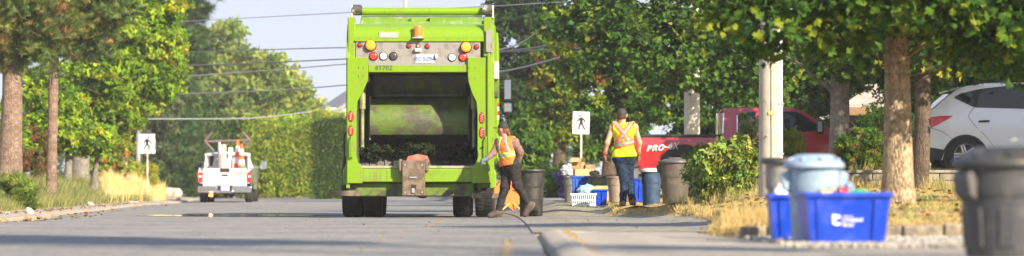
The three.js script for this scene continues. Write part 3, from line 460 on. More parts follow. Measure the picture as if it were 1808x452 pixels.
// ---------- grass ----------
function grassField(name, label, n, spot, geo, palette, sc = [0.7, 1.3]) {
  const im = [], col = [];
  let tries = 0;
  while (im.length < n && tries++ < n * 6) { const q = spot(); if (!q) continue; const [x, d, k = 1] = q; const s = rr(...sc) * k; im.push(new THREE.Matrix4().compose(new V3(x, G(x, d), -d), new THREE.Quaternion().setFromEuler(new THREE.Euler(rr(-0.2, 0.2), rr(0, 6.28), rr(-0.2, 0.2))), new V3(s, s * rr(0.8, 1.2), s))); const c = palette[Math.floor(rnd() * palette.length)], f = rr(0.75, 1.25); col.push([c[0] * f, c[1] * f, c[2] * f]); }
  const m = new THREE.InstancedMesh(geo, grassMat, im.length), cc = new THREE.Color(); im.forEach((a, i) => { m.setMatrixAt(i, a); m.setColorAt(i, cc.setRGB(...col[i])); });
  m.name = numbered(name); m.castShadow = m.receiveShadow = true; m.userData = { kind: 'stuff', label, category: 'grass' }; scene.add(m); return m;
}
const T1 = grassTuft(12, 0.22, 0.07, 0.011, 0.5, 31), T2 = grassTuft(14, 0.5, 0.1, 0.012, 0.35, 32), T3 = grassTuft(16, 0.055, 0.07, 0.009, 0.8, 33);
const straw = [[0.5, 0.36, 0.13], [0.58, 0.44, 0.18], [0.42, 0.29, 0.1], [0.36, 0.27, 0.1]], green = [[0.13, 0.17, 0.035], [0.2, 0.21, 0.05], [0.09, 0.13, 0.03], [0.3, 0.26, 0.08]];
grassField('grass', 'rough green grass on the bank under the pines', 9000, () => { const d = rr(41, 105), x = roadL(d) - 0.75 - Math.pow(rnd(), 1.4) * 3.5; return X(-60, d) < x && [x, d, d < 60 ? 0.8 : 1.2]; }, T1, green);
grassField('grass', 'short dry grass edging the concrete strip below the bank', 2200, () => { const d = rr(40, 105), x = roadL(d) - 0.72 - rnd() * 0.5; return [x, d, 1.4]; }, T3, [...straw, ...green]);
grassField('dry_grass', 'tall pale straw grass below the golden shrub', 2600, () => { const d = rr(84, 119), x = roadL(d) - 0.8 - rnd() * 1.3, px = CX + x * F / d; return px > 185 && px < 335 && [x, d, px > 290 ? 0.55 : 1.05]; }, T2, [[0.68, 0.5, 0.2], [0.75, 0.58, 0.28], [0.6, 0.42, 0.15]]);
grassField('dry_grass', 'dry straw coloured grass on the verge round the maple', 9000, () => { const d = rr(23.15, 48), x = verge(d) + 0.05 + Math.pow(rnd(), 1.2) * 4.6; if (n3(x * 2.2, d * 0.9, 5) < -0.35) return null; return [x, d, 0.75]; }, T3, [...straw, [0.26, 0.23, 0.07]]);
grassField('dry_grass', 'clump of long straw grass at the verge corner beside the blue box', 420, () => { const d = rr(23.2, 32), x = verge(d) + 0.03 + rnd() * 0.55; return [x, d, d < 27 ? 0.36 : 0.24]; }, T2, straw);
grassField('grass', 'green weeds and long stalks under the shrubs by the pole', 420, () => { const d = rr(42.5, 50), x = rr(2.5, 6.8); return [x, d, 0.42]; }, T2, [...straw, ...green]);
grassField('dry_grass', 'straw fringe hanging over the verge edge beside the driveway', 1500, () => { const d = rr(23.2, 52); return [verge(d) - 0.05 + rnd() * 0.2, d, 0.9]; }, T3, straw);
grassField('grass', 'low green weeds mixed into the straw of the verge', 1300, () => { const d = rr(23.2, 48), x = verge(d) + 0.05 + rnd() * 4.2; return n3(x * 1.4, d * 0.6, 9) > 0.05 && [x, d, 1]; }, T3, [[0.16, 0.22, 0.04], [0.22, 0.26, 0.05], [0.1, 0.15, 0.03]]);
grassField('dry_grass', 'dry grass edge on which the row of bins stands', 1500, () => { const d = rr(50.6, 60), x = 1.75 + rnd() * 2; return [x, d, 0.7]; }, T3, [...straw, [0.25, 0.26, 0.06]]);
grassField('grass', 'weeds growing by the white basket on the shoulder', 160, () => [rr(1.0, 1.8), rr(53.8, 56.5), 0.8], T3, [[0.3, 0.32, 0.06], [0.42, 0.36, 0.1]]);
// grass rooted in the road and kerb joints
{
  const im = [], add = (px, py, d0, n, w) => { for (let i = 0; i < n; i++) { const d = d0 + gs() * 0.5, x = X(px, d0) + gs() * w; im.push([x, d]); } };
  for (let d = 17; d < 24.5; d += 0.03) if (n3(d * 3, 1, 0) > 0.1) im.push([0.215 + gs() * 0.012 - 0.25, d]);
  for (let d = 17; d < 27; d += 0.03) if (n3(d * 1.7, 4, 0) > -0.1) im.push([0.475 + gs() * 0.01, d]);
  for (let t = 0; t < 1; t += 0.006) { const d = lerp(33, 49, t); if (n3(d * 1.3, 2, 2) > -0.3) im.push([X(lerp(752, 796, t), d) + gs() * 0.02, d]); }
  const m = new THREE.InstancedMesh(grassTuft(7, 0.02, 0.03, 0.005, 1.2, 41), grassMat, im.length), c = new THREE.Color();
  im.forEach(([x, d], i) => { const s = rr(0.7, 1.3), y = x > 0.1 ? Math.max(G(x, d) + 0.05, 0.034) : roadY(x, d); m.setMatrixAt(i, new THREE.Matrix4().compose(new V3(x, y + 0.01, -d), new THREE.Quaternion().setFromEuler(new THREE.Euler(0, rr(0, 6.28), 0)), new V3(s, s, s))); const q = straw[i % 4]; m.setColorAt(i, c.setRGB(q[0] * 0.75, q[1] * 0.72, q[2] * 0.7)); });
  m.name = numbered('joint_grass'); m.castShadow = m.receiveShadow = true; m.userData = { kind: 'stuff', label: 'dry weeds rooted in the road and kerb joints', category: 'weeds' }; scene.add(m);
}
// fallen leaves and grit
{
  const im = [], c = new THREE.Color();
  for (let i = 0; i < 420; i++) { const d = rr(36, 90), x = roadL(d) + (rnd() < 0.7 ? -Math.pow(rnd(), 0.8) * 0.7 : rnd() * 0.8); im.push([x, (x < roadL(d) ? roadY(x, d) + 0.085 : roadY(x, d) + 0.01), d, rr(0.6, 1.4)]); }
  for (let i = 0; i < 420; i++) { const d = rr(23.3, 47), x = rr(verge(d) + 0.15, 6); im.push([x, G(x, d) + 0.05, d, rr(0.7, 1.6)]); }
  for (let i = 0; i < 70; i++) { const d = rr(19, 48), x = rr(-3, 1.6); im.push([x, Math.max(x > 0.1 ? G(x, d) + 0.05 : 0, 0) + 0.012 + (d < 27 && x > 0.2 ? 0.03 : 0), d, rr(0.3, 0.6)]); }
  const m = new THREE.InstancedMesh(MAPLE, leafMat, im.length);
  im.forEach(([x, y, d, s], i) => { m.setMatrixAt(i, new THREE.Matrix4().compose(new V3(x, y, -d), new THREE.Quaternion().setFromEuler(new THREE.Euler(-Math.PI / 2 + gs() * 0.7, 0, rr(0, 6.28))), new V3(s * 0.06, s * 0.06, s * 0.06))); m.setColorAt(i, c.setRGB(...[[0.28, 0.15, 0.05], [0.2, 0.1, 0.04], [0.4, 0.26, 0.07], [0.14, 0.07, 0.03]][i % 4])); });
  m.name = numbered('fallen_leaves'); m.castShadow = m.receiveShadow = true; m.userData = { kind: 'stuff', label: 'brown fallen leaves along the gutters', category: 'leaves' }; scene.add(m);
  const st = new THREE.IcosahedronGeometry(0.014, 0), n = 9000, gm = new THREE.InstancedMesh(st, M([1, 1, 1], 0.95), n);
  for (let i = 0; i < n; i++) { const d = rr(18.6, 22.9), x = 1.75 + rnd() * 3.6, s = rr(0.4, 1.5); gm.setMatrixAt(i, new THREE.Matrix4().compose(new V3(x, 0.036 + 0.004 * s, -d), new THREE.Quaternion().setFromEuler(new THREE.Euler(rr(0, 6), rr(0, 6), rr(0, 6))), new V3(s, s * 0.7, s))); const k = rr(0.14, 0.42); gm.setColorAt(i, c.setRGB(k, k * 0.94, k * 0.85)); }
  gm.name = numbered('gravel'); gm.castShadow = gm.receiveShadow = true; gm.userData = { kind: 'stuff', label: 'pale gravel strewn round the blue box', category: 'gravel' }; scene.add(gm);
}
// tree beyond the picture's edge that shades the white car
tree('broadleaf_tree', 'full green tree on the lawn beyond the white car', [14.2, 0.6, -47.5], { r: 0.22, h: 6, bark: barkGrey, limbs: [[[[0, 2, 0], [-1, 3.2, 0.3], [-2, 4, 0.4]], 0.08]], blobs: [[0, 5, 0, 3, 2.2, 2.6], [-1.6, 3.9, -0.6, 2, 1.5, 2], [1, 6.5, 0, 2.2, 1.6, 2]], n: 2300, per: 22, clump: 0.5, geo: TWIGBIG, palette: [[G1, 4], [G2, 4], [YG, 1]], up: 0.7 });

// ---------- stones, low wall, kerb blocks ----------
function rock(sx, sy, sz, s) { const g = new THREE.IcosahedronGeometry(1, 3), p = g.attributes.position; for (let i = 0; i < p.count; i++) { const x = p.getX(i), y = p.getY(i), z = p.getZ(i), k = 1 + 0.28 * n3(x * 1.6 + s, y * 1.6, z * 1.6 - s) + 0.06 * n3(x * 6, y * 6 + s, z * 6); p.setXYZ(i, x * k * sx, Math.max(y, -0.55) * k * sy, z * k * sz); } g.computeVertexNormals(); return g; }
const stoneMat = MM(blotch([0.38, 0.35, 0.32], [0.24, 0.2, 0.16], 6, 0.4, 0.65, 611, 2, 0.3), 0.9, 0, { bumpMap: bumpCoarse, bumpScale: 0.02 });
for (const [px, d, a, b, c, lab] of [[52, 50, 0.09, 0.09, 0.07, 'pale angular stone on the bank edge near the slender pine'], [14, 49, 0.05, 0.045, 0.05, 'small pinkish stone at the foot of the broom shrub'], [160, 76, 0.12, 0.1, 0.09, 'pointed grey stone at the grass edge in front of the straw grass'], [236, 90, 0.16, 0.07, 0.1, 'flat stone half buried beside the concrete strip'], [305, 117, 0.34, 0.4, 0.25, 'grey boulder in the straw grass next to the white pickup']])
  tag(mk('stone', put(rock(a, b, c, px), ...ground(px, d, b * 0.35)), stoneMat), lab, 'stone');
{
  // rough stones edging the verge, set one beside the other
  const w = thing('stone_edging', 'row of rough brown kerb stones edging the dry verge', 'edging', [0, 0, 0]);
  const mats = [blotch([0.2, 0.165, 0.12], [0.33, 0.27, 0.19], 6, 0.4, 0.7, 621, 2.5, 0.4), blotch([0.15, 0.125, 0.1], [0.26, 0.22, 0.16], 6, 0.4, 0.7, 622, 2.5, 0.4), blotch([0.26, 0.22, 0.16], [0.16, 0.13, 0.1], 6, 0.4, 0.7, 623, 2.5, 0.4)].map((t) => MM(t, 0.95, 0, { bumpMap: bumpCoarse, bumpScale: 0.02 }));
  for (let x = 1.74, i = 0; x < 6.5; i++) { const l = rr(0.2, 0.36), h = rr(0.1, 0.125), g = bx(l - 0.012, h, 0.16, 0, 0, 0, 0.025); const p = g.attributes.position; for (let k = 0; k < p.count; k++) p.setXYZ(k, p.getX(k) + 0.006 * n3(p.getY(k) * 20, p.getZ(k) * 14, i), p.getY(k) + 0.006 * n3(p.getX(k) * 14, i, p.getZ(k) * 9), p.getZ(k) + 0.012 * n3(p.getX(k) * 12, p.getY(k) * 18, i)); g.computeVertexNormals(); mk('stone', put(g, x + l / 2, 0.02 + h / 2, -22.98, 0, rr(-0.04, 0.04), rr(-0.02, 0.02)), mats[i % 3], w); x += l; }
  const w2 = thing('garden_wall', 'low garden wall of weathered grey blocks below the round shrub', 'wall', [0, 0, 0]);
  const gm = [blotch([0.22, 0.2, 0.16], [0.13, 0.12, 0.09], 6, 0.4, 0.7, 631, 2, 0.3), blotch([0.27, 0.24, 0.19], [0.16, 0.14, 0.11], 6, 0.4, 0.7, 632, 2, 0.3)].map((t) => MM(t, 0.95, 0, { bumpMap: bumpCoarse, bumpScale: 0.015 }));
  for (let x = 5.25, i = 0; x < 10; i++) { const l = rr(0.42, 0.55); for (let r = 0; r < 2; r++) mk('block', bx(l - 0.01, 0.115, 0.2, x + l / 2 + (r ? 0.12 : 0), G(6, 48.2) + 0.04 + r * 0.12, -48.35 + (r ? 0 : 0.015), 0.015), gm[(i + r) % 2], w2); mk('cap_block', bx(l * 1.02, 0.05, 0.26, x + l / 2, G(6, 48.2) + 0.245, -48.35, 0.015), gm[i % 2], w2); x += l; }
  // crumbling dirt edge of the bin verge
  const dirt = thing('dirt_edge', 'crumbling brown dirt edge below the standing bins', 'dirt', [0, 0, 0]); dirt.userData.kind = 'structure';
  mk('clod', strip((d) => 1.62 + 0.12 * n3(d, 3, 1), (d) => 3.9, 50.2, 51.6, 30, 60, (x, d) => G(x, d) + 0.05 * (0.5 + 0.5 * n3(x * 5, d * 4, 2)) * sm(1.6, 2, x) + 0.01), MM(blotch([0.2, 0.13, 0.06], [0.4, 0.29, 0.13], 10, 0.4, 0.6, 641, 1.2, 0.5), 0.95), dirt);
}
// ---------- poles, wires, signs ----------
const poleWood = MM(texture(512, (u, v) => { const g = fbm(u, (v * 0.25) % 1, 40, 3, 701), b = fbm(u, v, 5, 4, 705), crack = sm(0.03, 0.0, Math.abs(fbm(u * 1, (v * 0.12) % 1, 14, 2, 709) - 0.5)); let c = mix3([0.32, 0.285, 0.23], [0.45, 0.41, 0.345], g); c = mix3(c, [0.2, 0.16, 0.11], crack * 0.6); const k = 0.85 + b * 0.3; return [c[0] * k, c[1] * k, c[2] * k]; }, true, 1), 0.9);
function pole(label, base, r, h, m, o = {}) {
  const t = thing('utility_pole', label, 'pole', base);
  const s = grid(20, 22, (u, v) => { const a = v * 2 * Math.PI, rad = r * (1 - 0.25 * u) * (1 + 0.015 * n3(Math.cos(a) * 3, Math.sin(a) * 3, u * 5)); return [Math.cos(a) * rad + (o.lean ?? 0) * u, -0.2 + u * (h + 0.2), -Math.sin(a) * rad]; });
  mk('shaft', s, m, t); return t;
}
{
  const b = ground(1360, 42), p1 = pole('thick bare wooden utility pole beside the leafy verge shrub', b, 0.165, 9, poleWood);
  const yy = (py) => Y(py, 42) - b[1];
  mk('conduit', bar([0.135, yy(338), 0.09], [0.135, 7, 0.08], 0.032, 12), M([0.72, 0.72, 0.7], 0.55), p1);
  for (const y of [0.6, 1.3, 2.2, 3.5]) mk('strap', bx(0.1, 0.03, 0.05, 0.13, y, 0.1, 0.004), steel, p1);
  mk('tag_plate', bx(0.075, 0.045, 0.006, 0.0, yy(200), 0.167, 0.002), M([0.75, 0.55, 0.12], 0.5), p1);
  mk('bolt', cy(0.012, 0.012, 0.03, -0.06, yy(240), 0.16, 'z', 8), steel, p1);
  mk('ground_wire', bar([0.0, 0, 0.168], [0.0, 7.5, 0.13], 0.006, 5), M([0.12, 0.1, 0.08], 0.7), p1);
  const p2 = pole('pale grey utility pole behind the red pickup bed', ground(1222, 65.5), 0.18, 9, MM(blotch([0.62, 0.6, 0.56], [0.48, 0.46, 0.42], 6, 0.4, 0.7, 721, 1, 0.2), 0.9));
  mk('crossarm', bx(2.2, 0.12, 0.1, 0, 8.3, 0.15, 0.01), poleWood, p2);
  const p3 = pole('slim grey pole behind the crossing sign near the pines', ground(244, 112), 0.085, 10, MM(blotch([0.3, 0.3, 0.32], [0.22, 0.22, 0.24], 6, 0.4, 0.7, 731, 1, 0.2), 0.7));
  mk('crossarm', bx(1.4, 0.1, 0.1, 0, 9.2, 0.1, 0.01), poleWood, p3);
  const p4 = pole('leaning reddish brown pole in front of the tall yellow green tree', ground(228, 101), 0.13, 3.8, MM(blotch([0.3, 0.17, 0.11], [0.46, 0.33, 0.25], 5, 0.35, 0.65, 741, 1, 0.3), 0.9), { lean: -0.5 });
  pole('thin pole top showing above the lime truck', ground(715, 150), 0.085, 13, poleWood);
  pole('wooden pole beside the pavement and the drooping tree', [5.9, 0.03, -10.6], 0.15, 9, poleWood);
  // overhead lines from the slim grey pole to the pale pole; [column,row] through which each passes
  const lines = [['thin overhead wire high above the hedge', [[244, 42], [610, 22], [880, 10], [1222, -12]], 0.012, 0.35], ['dark overhead cable, upper of the dark pair', [[244, 94], [430, 89], [610, 84], [880, 91], [1222, 74]], 0.016, 0.16], ['dark overhead cable, lower of the dark pair', [[244, 118], [430, 112], [610, 104], [880, 92], [1222, 40]], 0.019, 0.16], ['pale overhead wire sloping steeply past the truck mirror', [[244, 144], [340, 134], [500, 122], [880, 88], [965, 46], [1222, -40]], 0.018, 0.4], ['long pale overhead cable sagging behind the truck', [[244, 168], [480, 160], [610, 150], [880, 127], [1005, 97], [1222, 45]], 0.019, 0.32], ['lowest pale overhead cable above the white pickup', [[244, 210], [440, 209], [560, 196], [640, 189], [715, 181]], 0.022, 0.3, 150]];
  for (const [lab, pts, r, c, far] of lines) tag(mk('overhead_wire', tube(pts.map(([px, py]) => { const q = (px - 244) / (pts[pts.length - 1][0] - 244), d = 1 / lerp(1 / 112, 1 / (far ?? 65.5), q); return P(px, py, d); }), r, 6, 50), M([c, c, c * 1.02], 0.6)), lab, 'wire');
}
function crossingSign(label, px, py, d, w, h, flip, tilt) {
  const b = ground(px, d), t = thing('crossing_sign', label, 'sign', b), cyy = Y(py, d) - b[1];
  mk('post', bar([0, -0.2, -0.03], [0, cyy + h * 0.45, -0.03], 0.028, 10), M([0.62, 0.63, 0.64], 0.5, 0.3), t);
  const p = sub('panel', t, [0, cyy, 0]); p.rotation.z = tilt;
  mk('plate', bx(w, h, 0.012, 0, 0, 0, 0.005), M([0.62, 0.64, 0.66], 0.5), p);
  const k = h * 0.94, f = flip ? -1 : 1, q = (pts) => pts.map(([x, y]) => [f * (x - 0.5) * k * 0.85, (0.5 - y) * k]);
  const fig = [[[0.43, 0.24], [0.52, 0.22], [0.6, 0.27], [0.7, 0.36], [0.8, 0.42], [0.77, 0.46], [0.66, 0.42], [0.58, 0.37], [0.57, 0.5], [0.64, 0.62], [0.66, 0.83], [0.58, 0.83], [0.56, 0.67], [0.48, 0.57], [0.4, 0.7], [0.3, 0.84], [0.22, 0.81], [0.33, 0.66], [0.4, 0.52], [0.41, 0.36], [0.35, 0.38], [0.33, 0.48], [0.27, 0.47], [0.29, 0.34]]];
  const ink = M([0.015, 0.018, 0.02], 0.5), pg = fig.map((a) => put(poly(q(a), 0.002, 0), 0, 0, 0.0065)); pg.push(put(poly(q(ring(0.57, 0.16, 0.055, 0.05)), 0.002, 0), 0, 0, 0.0065));
  mk('walking_figure', pg, ink, p); mk('ground_line', bx(w * 0.78, 0.012, 0.002, 0, -h * 0.42, 0.0075, 0), M([0.3, 0.34, 0.33], 0.5), p);
  return t;
}
crossingSign('pedestrian crossing sign on the grassy bank near the slim grey pole', 260, 254, 104, 0.55, 0.68, false, 0.01);
crossingSign('pedestrian crossing sign standing behind the heap of bins', 1026, 217, 80, 0.45, 0.6, true, -0.03);
// ---------- houses glimpsed behind the greenery ----------
{
  const b = ground(572, 158), h = thing('house', 'house with sloping grey roof showing over the cedar hedge', 'house', b, 0.25), yy = (py) => Y(py, 158) - b[1];
  const sid = M([0.5, 0.47, 0.42], 0.8), slate = MM(blotch([0.15, 0.16, 0.18], [0.24, 0.24, 0.25], 12, 0.4, 0.6, 801, 1, 0.3), 0.8), e = yy(192), r = yy(160);
  mk('wall', bx(5, e, 6, 2.2, e / 2, -1, 0), sid, h);
  const rf = mk('roof', poly([[-0.45, e - 0.08], [2.2, r + 0.75], [4.95, e - 0.08], [4.95, e + 0.08], [2.2, r + 0.93], [-0.55, e + 0.08]].map(([x, y]) => [x, y - 0.75 + 0.1]), 6.6, 0.01), slate, h); rf.position.z = -4.3;
  const d = mk('gable_wall', poly([[-0.2, e - 0.6], [2.2, r - 0.05], [4.6, e - 0.6]], 5.9, 0), sid, h); d.position.z = -3.95;
  const wn = mk('window', bx(1, 1.1, 0.05, 2.2, e * 0.6, 2.03, 0.01), glassDark, h); mk('frame', [bx(1.16, 0.08, 0.08, 2.2, e * 0.6 + 0.59, 2.04, 0.005), bx(1.16, 0.08, 0.08, 2.2, e * 0.6 - 0.59, 2.04, 0.005)], M([0.8, 0.8, 0.8], 0.5), wn);
  const b2 = ground(1530, 82), h2 = thing('house', 'pale house with brown eave glimpsed above the red pickup hood', 'house', b2), y2 = (py) => Y(py, 82) - b2[1];
  const pal = MM(blotch([0.36, 0.32, 0.31], [0.29, 0.26, 0.26], 6, 0.4, 0.7, 811, 0.6, 0.1), 0.85);
  for (let k = 0; k < 16; k++) mk('siding_board', bx(5.5, 0.2, 0.03, 0, 0.1 + k * 0.195, 0.03 - (k % 2) * 0.002, 0.004, -0.06), pal, h2);
  mk('wall', bx(5.4, 3.1, 4, 0, 1.55, -2.05, 0), pal, h2);
  mk('roof', poly([[-3.3, 3.05], [0, 4.6], [3.3, 3.05], [3.3, 2.95], [0, 4.45], [-3.3, 2.95]].map(([x, y]) => [x, y]), 4.8, 0.01), slate, h2).position.z = -4.3;
  mk('porch_roof', [bx(1.9, 0.09, 0.8, 0.1, y2(197), 0.45, 0.01, 0.2), bx(0.08, y2(200), 0.08, -0.7, y2(200) / 2, 0.7, 0.005), bx(0.08, y2(200), 0.08, 0.9, y2(200) / 2, 0.7, 0.005)], M([0.22, 0.13, 0.06], 0.8), h2);
  mk('garage_door', bx(1.5, y2(204), 0.05, 0.1, y2(204) / 2, 0.06, 0.01), M([0.02, 0.02, 0.025], 0.6), h2);
}
// ---------- bins, boxes ----------
function can(name, label, base, o, group) {
  const t = thing(name, label, 'bin', base, o.turn ?? 0, group), { rt, rb, h } = o, bm = o.body, lm = o.lid;
  const prof = [[0, 0], [rb - 0.02, 0], [rb, 0.012], [lerp(rb, rt, 0.62), h * 0.62], [lerp(rb, rt, 0.64) + 0.004, h * 0.635], [lerp(rb, rt, 0.655) + 0.012, h * 0.66], [lerp(rb, rt, 0.75) + 0.012, h * 0.76], [rt + 0.004, h - 0.03], [rt + 0.018, h - 0.025], [rt + 0.018, h], [rt - 0.012, h], [rt - 0.02, h - 0.1], [rb - 0.02, 0.02], [0, 0.02]];
  mk('body', lathe(prof, 44), bm, t);
  if (o.ribs) for (const y of o.ribs) mk('rib', new THREE.TorusGeometry(lerp(rb, rt, y / h) + 0.002, 0.008, 6, 40).rotateX(Math.PI / 2).translate(0, y, 0), bm, t);
  if (o.lid) {
    const L = rt + 0.032, c = o.crown ?? 0.07, ld = mk('lid', lathe([[0, h + c], [L * 0.5, h + c], [L * 0.62, h + c * 0.92], [L * 0.78, h + c * 0.5], [L * 0.95, h + 0.022], [L, h + 0.012], [L + 0.006, h - 0.018], [L - 0.006, h - 0.022], [L - 0.012, h + 0.004], [0, h + 0.008]], 44), lm, t);
    if (o.grip) mk('grip', [bx(L * 0.8, 0.028, 0.05, 0, h + c + 0.01, 0, 0.012)], lm, ld);
    if (o.panels) for (let k = 0; k < 8; k++) mk('lid_rib', put(bx(L * 0.36, 0.014, 0.03, L * 0.74, 0, 0, 0.005, 0, 0, -0.28), 0, h + c * 0.62, 0, 0, k * Math.PI / 4 + 0.2, 0), lm, ld);
  }
  if (o.handles) for (const s of [-1, 1]) mk('handle', put(poly([[0, 0], [0.055, -0.02], [0.06, -0.05], [0.045, -0.13], [0, -0.16]], 0.12, 0.008), 0, 0, -0.06), bm, t).applyMatrix4(new THREE.Matrix4().compose(new V3(s * (rt - 0.005), h - 0.035, 0), new THREE.Quaternion().setFromEuler(new THREE.Euler(0, s < 0 ? Math.PI : 0, 0)), new V3(1, 1, 1)));
  if (o.recess) for (let k = 0; k < 8; k++) { const a = k * Math.PI / 4 + 0.12, mid = h * 0.32, rm = lerp(rb, rt, 0.32); mk('raised_panel', put(put(bx(0.085, h * 0.42, 0.02, 0, 0, 0, 0.012), 0, mid, rm - 0.004, Math.atan((rt - rb) / h)), 0, 0, 0, 0, a, 0), bm, t); }
  return t;
}
const plast = (c, s, r = 0.5) => MM(blotch(c, [c[0] * 1.25 + 0.02, c[1] * 1.2 + 0.015, c[2] * 1.15 + 0.01], 8, 0.45, 0.7, s, 1.6, 0.12), r, 0, { bumpMap: bumpFine, bumpScale: 0.001 });
const greyBlue = plast([0.22, 0.31, 0.42], 901), dkGrey = plast([0.035, 0.037, 0.04], 902), taupe = plast([0.085, 0.072, 0.062], 903), taupeLid = plast([0.07, 0.066, 0.062], 904), navy = plast([0.02, 0.05, 0.11], 905), blk = plast([0.02, 0.02, 0.022], 906), lightGrey = plast([0.42, 0.42, 0.42], 907), tan = plast([0.2, 0.165, 0.145], 908), blueP = plast([0.0015, 0.04, 0.42], 909, 0.38), slateP = plast([0.1, 0.105, 0.115], 910);
const onPave = (px, d) => [X(px, d), 0.034, -d];
can('trash_can', 'pale grey blue trash can with ribbed lid standing behind the front blue box', onPave(1437, 20.9), { rt: 0.178, rb: 0.155, h: 0.535, body: greyBlue, lid: greyBlue, crown: 0.075, handles: true, panels: true });
can('trash_can', 'dark lidded trash can tucked behind the pale grey blue can', onPave(1381, 22.55), { rt: 0.125, rb: 0.1, h: 0.585, body: plast([0.19, 0.19, 0.185], 915), lid: dkGrey, crown: 0.025 });
can('trash_can', 'dark grey trash can with moulded panels under the drooping leaves', onPave(1778, 15.6), { rt: 0.25, rb: 0.215, h: 0.49, body: plast([0.045, 0.049, 0.057], 916), lid: dkGrey, crown: 0.085, handles: true, recess: true, panels: true, turn: 0.5 });
const stand = (px, d) => ground(px, d, 0);
can('trash_can', 'brown can with grey domed lid on the verge, widest of the row', stand(1192, 51), { rt: 0.265, rb: 0.205, h: 0.74, body: taupe, lid: taupeLid, crown: 0.05, handles: true, grip: true });
can('trash_can', 'navy blue can with pale grey lid beside the brown can', stand(1150, 52.2), { rt: 0.17, rb: 0.15, h: 0.62, body: navy, lid: lightGrey, crown: 0.05, handles: true });
can('trash_can', 'tall ribbed black can standing in the road behind the worker at the truck', [X(938, 50.9), 0.002, -50.9], { rt: 0.215, rb: 0.19, h: 0.79, body: blk, lid: blk, crown: 0.02, ribs: [0.1, 0.3, 0.52] });
can('trash_can', 'taupe open can behind the legs of the sleeveless worker', stand(1088, 54), { rt: 0.165, rb: 0.125, h: 0.47, body: tan });
can('trash_can', 'squat dark can with black lid behind the small blue box', stand(1066, 56.2), { rt: 0.25, rb: 0.21, h: 0.5, body: slateP, lid: blk, crown: 0.035, handles: true });
can('trash_can', 'black bin with rounded lid between the sleeveless worker and the red pickup', stand(1108, 55.6), { rt: 0.21, rb: 0.18, h: 0.6, body: slateP, lid: blk, crown: 0.06, grip: true });
can('trash_can', 'slim charcoal can next to the blue tub of boxes', stand(1006, 58), { rt: 0.11, rb: 0.1, h: 0.5, body: slateP });
// recycling box: four sloped walls, floor, rolled rim, corner ribs
function tub(label, base, w, h, dep, m, o = {}, name = 'recycling_box') {
  const t = thing(name, label, 'recycling box', base, o.turn ?? 0), tp = o.taper ?? 0.86, th = 0.008;
  const wall = (sx, sz, off) => grid(10, 6, (u, v) => { const k = lerp(tp, 1, v), a = lerp(-1, 1, u), bow = -0.008 * (1 - a * a) * Math.sin(v * Math.PI); return sz ? [a * (w / 2 * k - off), v * h, sz * (dep / 2 * k - off + bow)] : [sx * (w / 2 * k - off + bow), v * h, a * (dep / 2 * k - off)]; });
  for (const [a, b] of [[0, 1], [0, -1], [1, 0], [-1, 0]]) mk('wall', [wall(a, b, 0), wall(a, b, th)], m, t);
  mk('floor', bx(w * tp - 0.004, 0.012, dep * tp - 0.004, 0, 0.008, 0, 0.003), m, t);
  const R = 0.034; for (const s of [-1, 1]) { mk('rim', bx(w + 0.03, R, 0.022, 0, h - R / 2 + 0.004, s * (dep / 2 + 0.006), 0.007), m, t); mk('rim', bx(0.022, R - 0.003, dep + 0.004, s * (w / 2 + 0.006), h - R / 2 + 0.004, 0, 0.007), m, t); }
  for (const sx of [-1, 1]) for (const sz of [-1, 1]) { const g = bx(0.05, h - 0.06, 0.02, 0, 0, 0, 0.006); mk('corner_rib', put(g, sx * (w / 2 * lerp(tp, 1, 0.48) - 0.075), h * 0.46, sz * (dep / 2 * lerp(tp, 1, 0.48) + 0.001), sz * Math.atan(dep * (1 - tp) / 2 / h), 0, -sx * 0.05), m, t); }
  return t;
}
const whiteInk = M([0.78, 0.79, 0.8], 0.6);
{
  const bw = 0.565, b = tub('large blue recycling box with white town emblem, standing on gravel', onPave(1488, 20.1), bw, 0.34, 0.42, blueP, { taper: 0.87, turn: 0.07 });
  const pr = sub('printed_emblem', b, [0, 0.155, 0.211 * 0.93]); pr.rotation.x = Math.atan(0.42 * 0.12 / 2 / 0.34);
  mk('emblem', [put(poly([[-0.03, -0.035], [-0.033, 0.03], [-0.02, 0.036], [-0.004, 0.026], [0.012, 0.03], [0.026, 0.014], [0.012, 0.006], [-0.008, 0.006], [-0.012, -0.014], [-0.02, -0.02]], 0.002, 0), -0.075, 0.01, 0.002), put(poly([[-0.026, -0.026], [-0.004, -0.02], [0.016, -0.026], [0.03, -0.018], [0.026, -0.034], [0.004, -0.04], [-0.02, -0.036]], 0.002, 0), -0.075, 0.01, 0.002)], whiteInk, pr);
  mk('lettering', [put(text('City of', 0.014, 0.002), -0.002, 0.028, 0.002), put(text('Campbell', 0.022, 0.002), 0.028, 0.004, 0.002), put(text('River', 0.022, 0.002), 0.002, -0.026, 0.002)], whiteInk, pr);
  tub('blue recycling box half hidden behind the pale grey blue can', onPave(1393, 21.75), 0.3, 0.33, 0.34, blueP, { taper: 0.8 });
}
